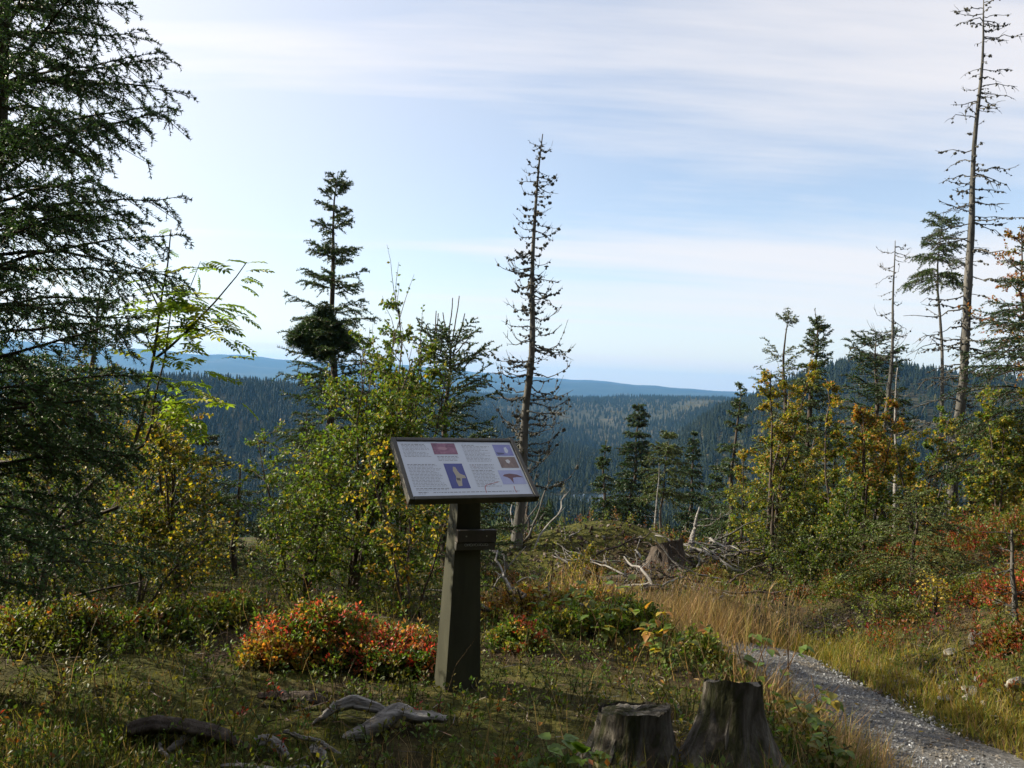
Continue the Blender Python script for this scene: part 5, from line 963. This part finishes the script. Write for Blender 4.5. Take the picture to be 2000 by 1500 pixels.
canes('willow_sprout', 1560, 2.75, 3, .28, .16, 8, .042, [LGREEN * 1.1, np.array([.2, .23, .05])], 'willow sprout with small pale leaves at the foot of the taller stump', 6)
canes('raspberry_plant', 1590, 3.75, 5, .30, .22, 7, .052, [LGREEN, OLIV * 1.3, YELL * .7], 'leafy raspberry clump on the path side of the taller stump', 7)
canes('raspberry_bush', 1560, 4.5, 6, .30, .28, 6, .052, [LGREEN, OLIV * 1.4, YELL * .6], 'pale raspberry bush leaning over the inner edge of the path', 14)
canes('raspberry_bush', 1610, 3.4, 5, .26, .24, 7, .05, [LGREEN, GREEN * 1.5, OLIV * 1.3], 'broad raspberry bush spilling onto the gravel beside the taller stump', 15)
canes('raspberry_plant', 1500, 3.9, 4, .42, .20, 5, .050, [LGREEN, GREEN * 1.4, STRAW * .6], 'tall thin raspberry canes just behind the taller stump', 8)
canes('dry_weed', 1535, 4.6, 2, .75, .06, 4, .022, [STRAW * .6, BROWN * 2], 'tall brown dried weed stalk between stump and path', 9, 'weed')
canes('dry_weed', 1665, 5.7, 3, .32, .08, 3, .02, [BROWN * 1.6], 'dark bare weed stems on the verge beyond the path', 10, 'weed')
canes('dry_weed', 1070, 5.6, 2, .50, .05, 2, .02, [BROWN * 1.6], 'dark thin weed stem rising from the raspberry tangle', 11, 'weed')


# heather and bilberry hummocks on the bank and in the clearing
def mixc(*cw): return lambda b, m_, lo, c: pick(m_, [q for q, _ in cw], [w_ for _, w_ in cw])
HR = mixc((RUST * .8, 4), (OLIV, 3), (RED * .6, 1), (GREEN, 2)); HO = mixc((OLIV, 4), (GREEN, 3), (LGREEN, 1), (RUST * .7, 1)); HY = mixc((STRAW * .8, 3), (ORNG * .8, 2), (OLIV * 1.3, 3), (RUST, 1)); HG = mixc((LGREEN * 1.2, 4), (OLIV * 1.4, 3), (YELL * .7, 1.5), (GREEN, 2)); HB = mixc((BROWN * 1.8, 3), (OLIV * .8, 3), (RUST * .6, 2), (STRAW * .5, 1))
for px, Y, rx_, H_b, cf, lab in ((1880, 6.6, .30, .24, HO, 'olive bilberry hummock above the pale stone'), (1945, 6.2, .28, .22, HR, 'rusty bilberry hummock above the dark boulder'), (1700, 7.6, .34, .24, HO, 'green hummock left of the little yellowish spruce'), (1850, 8.2, .36, .26, HR, 'red brown hummock right of the little yellowish spruce'),
        (1930, 7.6, .36, .26, HR, 'rusty heather hummock behind the dead sapling'), (1640, 7.9, .32, .20, HO, 'olive hummock over the crumbled slope of the path bend'), (1760, 8.8, .40, .24, HR, 'russet hummock under the golden birch'), (1990, 7.2, .36, .28, HO, 'green hummock high on the bank beside the dead sapling'),
        (1965, 5.3, .24, .16, HR, 'low scarlet flecked hummock by the jutting slab'), (1020, 8.0, .40, .20, HB, 'brown heather hummock before the broken branches'), (1150, 9.8, .45, .22, HB, 'dark heather hummock below the mossy mound'), (1400, 9.4, .40, .20, HB, 'brown hummock in front of the brush pile'),
        (1015, 5.5, .36, .26, HY, 'straw and orange bilberry hummock just right of the post'), (1125, 5.1, .34, .24, HG, 'sunny yellow green hummock around the pale raspberry bush'), (1235, 5.3, .36, .26, HG, 'yellow green hummock behind the gap of the stumps'), (1330, 5.6, .34, .26, HY, 'straw tinted hummock before the straw grass stand'), (1065, 6.3, .42, .26, HY, 'orange brown hummock behind the olive raspberry tangle'), (1195, 6.5, .42, .24, HY, 'dry brown hummock between raspberry bush and logging debris'), (1400, 4.7, .28, .24, HG, 'light green hummock behind the taller stump'),
        (1185, 2.72, .26, .40, HO, 'dark bilberry tuft growing up before the wide low stump'), (1400, 2.68, .22, .36, HO, 'dark bilberry tuft at the root of the taller stump'), (1040, 2.9, .30, .26, HO, 'shaded bilberry hummock left of the wide low stump'),
        (300, 4.6, .40, .20, HO, 'shaded olive bilberry hummock below the yellowing birch'), (430, 4.9, .34, .22, HO, 'shaded green hummock left of the red bilberries')):
    berry(px, Y, rx_, rx_ * .7, H_b, int(520 * rx_) if Y > 3 else 330, lab, cf, px, .026)
# crumbled soil on the bank, dead leaves on path and moss
mb = MB()
for c_, rr_, n in ((SOIL[0], .30, 700), (SOIL[1], .42, 900), (np.array([1.5, 9.6]), 1.3, 4200)):
    x = c_[0] + rng.normal(0, rr_ * .55, n); y = c_[1] + rng.normal(0, rr_ * .55, n); scatter(mb, OCT, OCTT, None, np.stack([x, y, ter(x, y) + .004], -1), basis(rdir(n), rdir(n)) * rng.uniform(.5, 1.4, (n, 1, 3)), rng.uniform(.006, .02, n) * (1.9 if rr_ > 1 else 1), 0, pick(n, [np.array([.05, .036, .026]), np.array([.10, .075, .055]), np.array([.2, .18, .15])], [5, 4, 1.2]))
o = build(mb, 'soil_rubble', STONE); o['kind'] = 'stuff'; tag(o, 'crumbled brown soil and stone chips on the bare parts of the bank', 'soil')
mb = MB(); x, y = field(520, 2.6, 9); z = np.where(np.abs(path_d(x, y)) < .5, path_top(x, y) + .012, ter(x, y) + .02); n = len(x); scatter(mb, *leaf_tpl(.7), np.stack([x, y, z], -1), basis(rdir(n) * np.array([1, 1, .25]), np.tile(ZV, (n, 1)) + rdir(n) * .3), rng.uniform(.02, .042, n), 0, pick(n, [YELL * .8, ORNG * .7, BROWN * 2.5, STRAW * .8], [3, 2, 4, 2]))
o = build(mb, 'fallen_leaves', LEAF); o['kind'] = 'stuff'; tag(o, 'fallen birch leaves strewn over path and moss', 'leaves')
